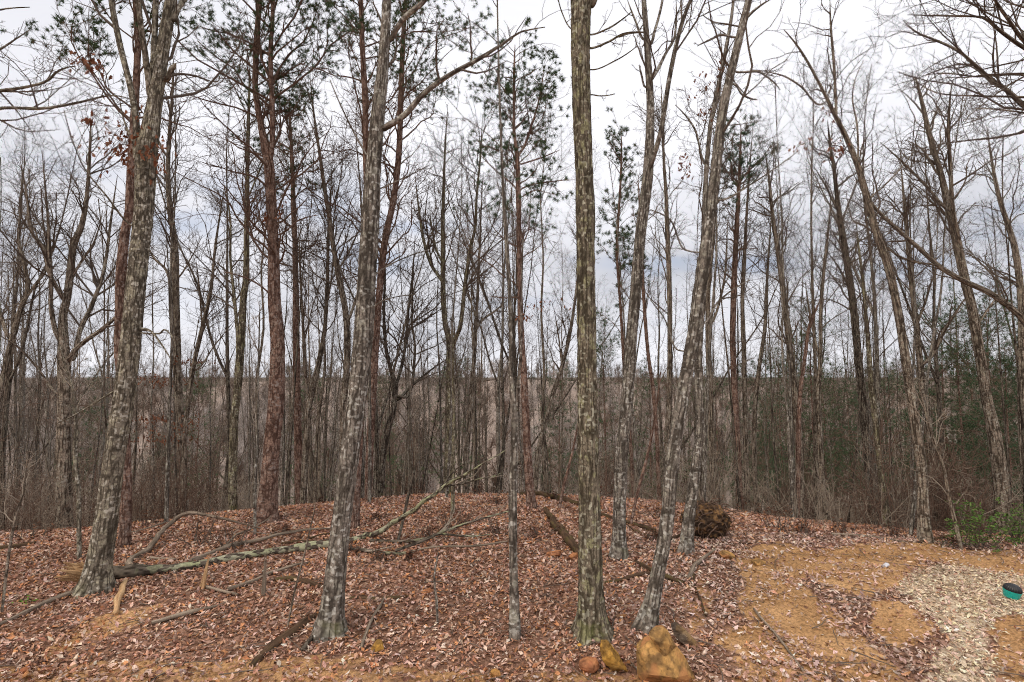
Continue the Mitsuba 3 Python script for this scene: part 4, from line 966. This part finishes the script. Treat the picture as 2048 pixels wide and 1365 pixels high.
# twigs shed over the litter
g = np.random.default_rng(515)
N = 1500
ty = np.sqrt(g.uniform(2.7 ** 2, 13.5 ** 2, N)); tx = g.uniform(-1, 1, N) * (ty + .5)
ok = (mask(STRAW, tx, ty, 4) < .5) & (g.random(N) < 1 - .7 * (mask(CLAY, tx, ty, 3) > .8)); tx, ty = tx[ok], ty[ok]; N = len(tx)
P, R = grow(g, np.stack([tx, ty, 0 * tx], -1), unit(g.normal(0, 1, (N, 3)) * [1, 1, 0]), 0.12 + .55 * g.random(N) ** 2, g.uniform(.002, .007, N), 5, .16, 0, .5)
P[:, :, 2] = terrain(P[:, :, 0], P[:, :, 1]) + .022 + .012 * g.random((N, 6))
scene['fallen_twigs'] = mikit.ply(tubes(P, R, 4), 'grey_twigs')
tag('fallen_twigs', 'small shed twigs strewn over the leaf litter', 'twigs', kind='stuff')


def stake(base, tip, w, mat, label, n=9, seed=1):
    """A splintered upright stake of torn wood."""
    b = ground_at(*base); tp = at(*tip, b[1])
    g = np.random.default_rng(seed); r = .5 * w * b[1] / F
    k = np.linspace(0, 1, 6)
    parts = []
    for i in range(n):
        o = g.normal(0, r * .45, 3) * [1, 1, 0]
        e = g.uniform(.45, 1.0) if i else 1.0
        P = b - [0, 0, .08] + o + (tp - b + [0, 0, .08]) * (k * e)[:, None] + o * -.5 * k[:, None]
        parts.append(tubes(P[None], (r * .6 * (1.02 - k ** 1.5))[None], 5))
    key = numbered('splintered_stake')
    v_, f_ = join(parts)
    scene[key] = mikit.ply((v_, f_), mat, uv=np.stack([v_[:, 0], v_[:, 2]], -1))
    tag(key, label, 'broken stem')


stake((402, 1178), (419, 1103), 13, 'split_wood', 'bright tan splintered stake standing in the litter', seed=3)
stake((526, 1190), (531, 1100), 9, 'grey_wood', 'grey weathered broken stub with splintered top beside the fallen tree', seed=4)


# ------------------------------------------------------------------ rocks
def rock(front, depth, mat, label, thick=.7, seed=1, bumps=(), group=None, sub=4, rough=.014, cut=0.12, cuts=6, notch=(), inner=True, extra=()):
    """front: outline pixels at the given depth; the stone swells towards the camera and goes back thick times its width."""
    g = np.random.default_rng(seed)
    O = np.array([at(x, y, depth) for x, y in front]); c = O.mean(0)
    w = np.ptp(O[:, 0]); h = np.ptp(O[:, 2])
    pts = [O]
    if inner:
        inn = (c + (O - c) * g.uniform(.35, .8, (len(O), 1)))[::2]; inn[:, 1] -= .30 * w * thick * g.uniform(.5, 1.1, len(inn)); pts.append(inn)
    bk = c + (O - c) * .85; bk[:, 1] += .45 * w * thick; pts.append(bk)
    bk2 = c + (O - c) * .5; bk2[:, 1] += .75 * w * thick; pts.append(bk2)
    for x, y, d in bumps:
        pts.append(at(x, y, depth - d)[None])
    hull = trimesh.convex.convex_hull(np.vstack(pts))
    M = m3.Manifold(m3.Mesh(np.asarray(hull.vertices, np.float32), np.asarray(hull.faces, np.uint32)))
    for e in extra:
        eh = trimesh.convex.convex_hull(np.array([at(x, y, depth - d_) for x, y, d_ in e]))
        M = M + m3.Manifold(m3.Mesh(np.asarray(eh.vertices, np.float32), np.asarray(eh.faces, np.uint32)))
    for k in range(cuts):                                                # broken facets, mostly on the near side
        d = unit(np.array([g.normal(0, .8), -abs(g.normal(.8, .5)), g.normal(.15, .6)]))
        h = float(((np.asarray(hull.vertices) - c) @ d).max()) * g.uniform(.66, .9)
        M = M.trim_by_plane((-d).tolist(), float(-(c @ d) - h))
    for bx, by, bd, br in notch:
        q = at(bx, by, depth - bd)
        M = M - m3.Manifold.sphere(br, 24).scale([1, .8, 1.3]).translate(q.tolist())
    mm = M.to_mesh()
    m = trimesh.Trimesh(mm.vert_properties[:, :3], mm.tri_verts).subdivide_to_size(w / (36 if sub > 3 else 14))
    m.merge_vertices()
    v = np.array(m.vertices); n = m.vertex_normals
    q = (v - c) / w
    d = (nfbm(q * 2.6 + seed * 5, 3, seed) - .5) * 1.5 + .8 * (nfbm(q * 7 + seed, 4, seed + 3) - .5) + .5 * np.floor(3 * nfbm(q * [3, 3, 4.5] + seed * 3, 2, seed + 6)) / 3
    crease = 1 - np.abs(2 * nz(q * 3.1 + seed * 2, seed + 9) - 1)
    d = d - cut * np.clip(crease - .82, 0, 1) * 3
    v = v + n * (d * rough * 3.2 * w)[:, None]
    v = trimesh.smoothing.filter_laplacian(trimesh.Trimesh(v, m.faces, process=False), lamb=.12, iterations=1).vertices
    key = numbered('rock')
    scene[key] = mikit.ply((np.array(v), np.array(m.faces)), mat, False)
    tag(key, label, 'rock', group)


def gdep(x, y):
    return float(ground_at(x, y)[1])


rock([(1293, 1289), (1310, 1282), (1340, 1278), (1354, 1294), (1372, 1318), (1387, 1346), (1391, 1364), (1380, 1380), (1340, 1380), (1284, 1368), (1275, 1348), (1276, 1304)], gdep(1330, 1370) + .06, 'ochre_rock',
     'largest boulder, pointed orange brown sandstone at the bottom of the slope', .8, 5, bumps=[(1322, 1306, .10), (1350, 1356, .17), (1298, 1350, .12), (1378, 1350, .06), (1286, 1312, .07)], cut=.2, rough=.008, cuts=0, inner=False, notch=[(1334, 1352, .24, .075)],
     extra=[[(1298, 1267, .02), (1299, 1274, .08), (1306, 1258, .05), (1312, 1253, .0), (1325, 1253, .0), (1337, 1266, .02), (1326, 1262, .09), (1318, 1285, .14), (1340, 1290, .10), (1354, 1294, .0), (1330, 1320, .10), (1312, 1284, .12), (1310, 1262, -.15), (1340, 1275, -.2), (1345, 1310, -.2)]])
rock([(1202, 1284), (1216, 1284), (1228, 1300), (1244, 1322), (1258, 1346), (1252, 1352), (1226, 1342), (1207, 1326), (1200, 1304)], gdep(1228, 1350) + .04, 'gold_rock', 'golden yellow tapering rock left of the largest boulder', .8, 8, rough=.016, cuts=4)
rock([(1158, 1330), (1172, 1324), (1196, 1325), (1202, 1334), (1190, 1345), (1170, 1352), (1162, 1342)], gdep(1180, 1348), 'red_rock', 'reddish angular rock with flat top, leftmost of the three rocks by the mossy oak', .9, 12)
rock([(981, 1344), (990, 1340), (1000, 1346), (1003, 1356), (994, 1364), (983, 1358)], gdep(992, 1360), 'gold_rock', 'small yellow stone low in the middle', .9, 15, sub=3)
rock([(740, 1300), (752, 1282), (762, 1284), (768, 1302), (754, 1309)], gdep(755, 1305), 'gold_rock', 'small ochre stone half sunk right of the gently leaning oak', .8, 17, sub=3)
rock([(1440, 1106), (1448, 1101), (1464, 1103), (1472, 1110), (1466, 1117), (1446, 1116)], gdep(1456, 1116), 'ochre_rock', 'flat pale orange rock below the upturned root ball', .9, 19, sub=3)
rock([(1340, 1250), (1352, 1245), (1372, 1262), (1396, 1288), (1402, 1302), (1394, 1308), (1370, 1292), (1350, 1276)], gdep(1388, 1305) + .1, 'grey_rock', 'grey weathered slab of rock leaning behind the largest boulder', .5, 22, cuts=5)
rock([(1092, 1108), (1104, 1105), (1124, 1102), (1124, 1110), (1106, 1116), (1093, 1114)], gdep(1108, 1114), 'red_rock', 'dark red flat stone left of the mossy oak', .7, 25, sub=3)
rock([(1136, 1114), (1146, 1106), (1156, 1106), (1158, 1118), (1142, 1120)], gdep(1148, 1118), 'red_rock', 'small red stone at the end of the mossy log', .8, 26, sub=3)
rock([(842, 1182), (852, 1178), (866, 1180), (864, 1186), (846, 1186)], gdep(855, 1186), 'red_rock', 'small brick red stone in the litter left of the slim speckled tree', .8, 28, sub=3)
rock([(1505, 1122), (1520, 1116), (1535, 1122), (1530, 1130), (1508, 1129)], gdep(1520, 1128), 'ochre_rock', 'ochre lump of stone on the clay right of the root ball', .9, 29, sub=3)
rock([(38, 1343), (46, 1338), (52, 1346), (46, 1352)], gdep(45, 1350), 'red_rock', 'small pinkish stone at the bottom left corner', .9, 31, sub=3)
rock([(1154, 1300), (1160, 1297), (1166, 1302), (1160, 1306)], gdep(1160, 1305), 'gold_rock', 'tiny yellow stone left of the golden rock', .9, 33, sub=3)

# ------------------------------------------------------------------ upturned root ball
g = np.random.default_rng(404)
rb = ground_at(1422, 1083); rb = rb + [0, .25, .10]
sp = trimesh.creation.icosphere(subdivisions=5)
v = sp.vertices.copy()
q = v * 2.2
v = v * (1 + .42 * (nfbm(q + 3, 4, 6) - .5) + .18 * (nz(v * 9, 3) - .5))[:, None] * [.38, .26, .30]
v[:, 2] = np.maximum(v[:, 2], -.32); v[:, 0] += .10 * (v[:, 2] < 0) * 0 + .12 * np.clip(-v[:, 2], 0, 1)
v = v + rb + [0, 0, .16]
scene['root_ball__earth'] = mikit.ply((v, sp.faces), 'clay_lump', True)


def lump(p, n, uv):
    a = fbm(p.x * 16, p.y * 16, p.z * 16, octaves=4)
    return mix((0.060, 0.041, 0.029), (0.25, 0.145, 0.068), smoothstep(.46, .72, a)) * (.6 + .7 * noise(p.x * 50, p.y * 50, p.z * 50))


wood('clay_lump', lump)
n = 60
a, e = g.uniform(0, 6.28, n), g.uniform(-.3, 1.2, n)
d = np.stack([np.cos(a) * np.cos(e), -np.abs(np.sin(a)) * np.cos(e), np.sin(e)], -1)
P, R = grow(g, rb + [0, 0, .16] + d * [.33, .25, .34], unit(d * .4 + g.normal(0, .6, (n, 3))), g.uniform(.10, .42, n), g.uniform(.005, .013, n), 8, .30, -.16, .3)
scene['root_ball__roots'] = mikit.ply(tubes(P, R, 5), 'brown_twigs')
tag('root_ball', 'upturned clod of clay and tangled roots right of the slanting oak pair', 'root ball')

# ------------------------------------------------------------------ green bush, weeds, moss, seedling
def leafy(name, px, py, rx, ry, n, size, mats, label, cat, D=None, stems=14, seed=1):
    g = np.random.default_rng(seed)
    b = ground_at(px, py); D = b[1]; wx, wz = rx * D / F, ry * D / F
    P0 = b + g.normal(0, .12, (stems, 3)) * [wx * 1.2, wx * 1.2, 0] - [0, 0, .05]
    d = unit(np.stack([g.normal(0, .55, stems), g.normal(0, .55, stems), np.ones(stems)], -1))
    P, R = grow(g, P0, d, g.uniform(.7, 1.25, stems) * wz, np.full(stems, .009), 9, .13, .04, .3)
    tw, last = twigs(g, P, R, (7, 9), ratio=(.45, .4), rmin=.0022, levels=2, up=.02)
    key = numbered(name)
    part(key, 'stem', join([tubes(P, R, 5)]), 'grey_twigs'); part(key, 'twigs', join(tw), 'brown_twigs')
    idx = g.integers(0, len(last), n); t = g.random(n)[:, None]
    o = last[idx, -1] * t + last[idx, 1] * (1 - t) + g.normal(0, .02, (n, 3))
    L = size * g.uniform(.6, 1.3, n)
    d = unit(g.normal(0, 1, (n, 3)) * [1, 1, .35]); e = unit(np.cross(d, g.normal(0, .35, (n, 3)) + [0, 0, 1])); h = np.cross(d, e)
    lv = LEAF[1][0]
    vv = o[:, None] + L[:, None, None] * (lv[None, :, :1] * d[:, None] + lv[None, :, 1:2] * e[:, None] * .8 + np.abs(lv[None, :, 1:2]) * .5 * h[:, None])
    pal = np.array(mats)
    col = np.repeat((pal[g.integers(0, len(pal), n)] * g.uniform(.7, 1.25, (n, 1)))[:, None], 16, 1)
    part(key, 'foliage', (vv.reshape(-1, 3), (LEAF[1][1][None] + 16 * np.arange(n)[:, None, None]).reshape(-1, 3)), 'leaf_paint', color=col.reshape(-1, 3))
    tag(key, label, cat)


GREEN = [(.075, .150, .035), (.10, .18, .042), (.055, .11, .03), (.16, .22, .07)]
leafy('green_shrub', 1965, 1098, 72, 92, 950, .05, GREEN, 'bright green leafy bush at the right edge of the clearing', 'bush', seed=3, stems=18)
leafy('green_shrub', 2040, 1088, 56, 66, 420, .05, GREEN, 'smaller dull green bush cut by the right edge', 'bush', seed=5, stems=10)
leafy('seedling', 54, 1206, 14, 16, 16, .06, [(.16, .34, .05)], 'tiny bright green seedling in the litter at the left', 'seedling', seed=7, stems=3)
DEAD = [(.10, .05, .032), (.16, .08, .05), (.07, .038, .028)]
for k, (px, py, rx, ry) in enumerate(((862, 1078, 26, 40), (895, 1065, 30, 44), (925, 1050, 26, 34), (1000, 1070, 46, 50), (760, 1040, 20, 30), (990, 1010, 30, 30), (1080, 1075, 34, 36), (470, 1100, 60, 60), (400, 1090, 60, 60), (1320, 1035, 50, 50),
                                      (1560, 1060, 70, 46), (1610, 1068, 60, 40), (1300, 1080, 30, 26), (760, 1120, 50, 30), (820, 1120, 40, 26), (560, 1070, 30, 30), (200, 1100, 40, 40), (700, 1105, 40, 30), (60, 1078, 60, 40), (300, 1052, 60, 36), (640, 1000, 50, 30), (830, 992, 50, 26), (950, 992, 40, 28), (1120, 1000, 40, 26), (1200, 1002, 50, 30), (1440, 1024, 60, 34), (1500, 1030, 60, 34), (1700, 1070, 60, 34), (1790, 1078, 50, 30), (1900, 1096, 50, 30))):
    leafy('dead_weed', px, py, rx, ry, 90, .05, DEAD, 'dry brown dead weed clump standing in the leaf litter', 'weed', seed=20 + k, stems=9)
    wk = [k_ for k_ in labels if k_.startswith('dead_weed')][-1]; wh = zone(*ground_at(px, py)[:2]) + (' near the crest' if py < 1040 else '')
    labels[wk].update(label='dry brown dead weed clump in the leaf litter, ' + wh, group='dead weeds, ' + wh)

# ------------------------------------------------------------------ teal tub with a ribbed black top, crushed can
c = ground_at(2030, 1203); D = c[1]; w = 15.5 * D / F
tilt = T4().translate([c[0], c[1] + .05, c[2] + .02]).rotate([0, 1, 0], 7).rotate([1, 0, 0], 8)
prof = np.array([[0, 0], [.62, 0], [.74, .06], [.86, .40], [.95, .86], [.98, .96], [.94, .97], [.91, .80], [0, .78]]) * w
tub = trimesh.creation.revolve(prof, sections=48)
scene['teal_tub__bowl'] = mikit.ply(tub, 'teal_plastic', 35, to_world=tilt)
th = np.linspace(0, 2 * np.pi, 161)[:-1]; ph = np.linspace(0, np.pi / 2, 12)
TH, PH = np.meshgrid(th, ph)
rib = 1 + .075 * np.abs(np.sin(TH * 10)) ** .6 * np.sin(np.clip(np.pi / 2 - PH, 0, 2)) ** .5
dv = np.stack([np.cos(TH) * np.cos(PH) * rib * w * .90, np.sin(TH) * np.cos(PH) * rib * w * .90, .95 * w + np.sin(PH) ** .8 * w * .80], -1).reshape(-1, 3)
i, j = np.meshgrid(np.arange(11), np.arange(160), indexing='ij')
scene['teal_tub__ribbed_top'] = mikit.ply((dv, np.stack([i * 160 + j, i * 160 + (j + 1) % 160, (i + 1) * 160 + (j + 1) % 160, (i + 1) * 160 + j], -1).reshape(-1, 4)), 'black_plastic', True, to_world=tilt)
scene['teal_plastic'] = {'type': 'twosided', 'bsdf': {'type': 'roughplastic', 'diffuse_reflectance': {'type': 'rgb', 'value': [0.012, 0.50, 0.42]}, 'alpha': .25}}
scene['black_plastic'] = {'type': 'twosided', 'bsdf': {'type': 'roughplastic', 'diffuse_reflectance': {'type': 'rgb', 'value': [0.012, 0.012, 0.013]}, 'alpha': .2}}
tag('teal_tub', 'round teal plastic tub with ribbed black top on the pale straw litter', 'tub')
c = ground_at(1771, 1136)
can = trimesh.creation.cylinder(radius=.03, height=.11, sections=28)
can = can.subdivide().subdivide()
v = can.vertices.copy(); v += .014 * (nfbm(v * 28, 3, 4)[:, None] - .5) * 2 * unit(v * [1, 1, 0]); v[:, 0] *= .75 + .2 * np.sin(v[:, 2] * 50)
scene['crushed_can'] = mikit.ply((v, can.faces), 'can_white', 30, to_world=T4().translate([c[0], c[1], c[2] + .03]).rotate([0, 0, 1], 35).rotate([0, 1, 0], 88))
scene['can_white'] = {'type': 'twosided', 'bsdf': {'type': 'roughplastic', 'diffuse_reflectance': {'type': 'rgb', 'value': [.66, .66, .70]}, 'alpha': .2}}
tag('crushed_can', 'small crushed white can lying on the orange clay', 'can')
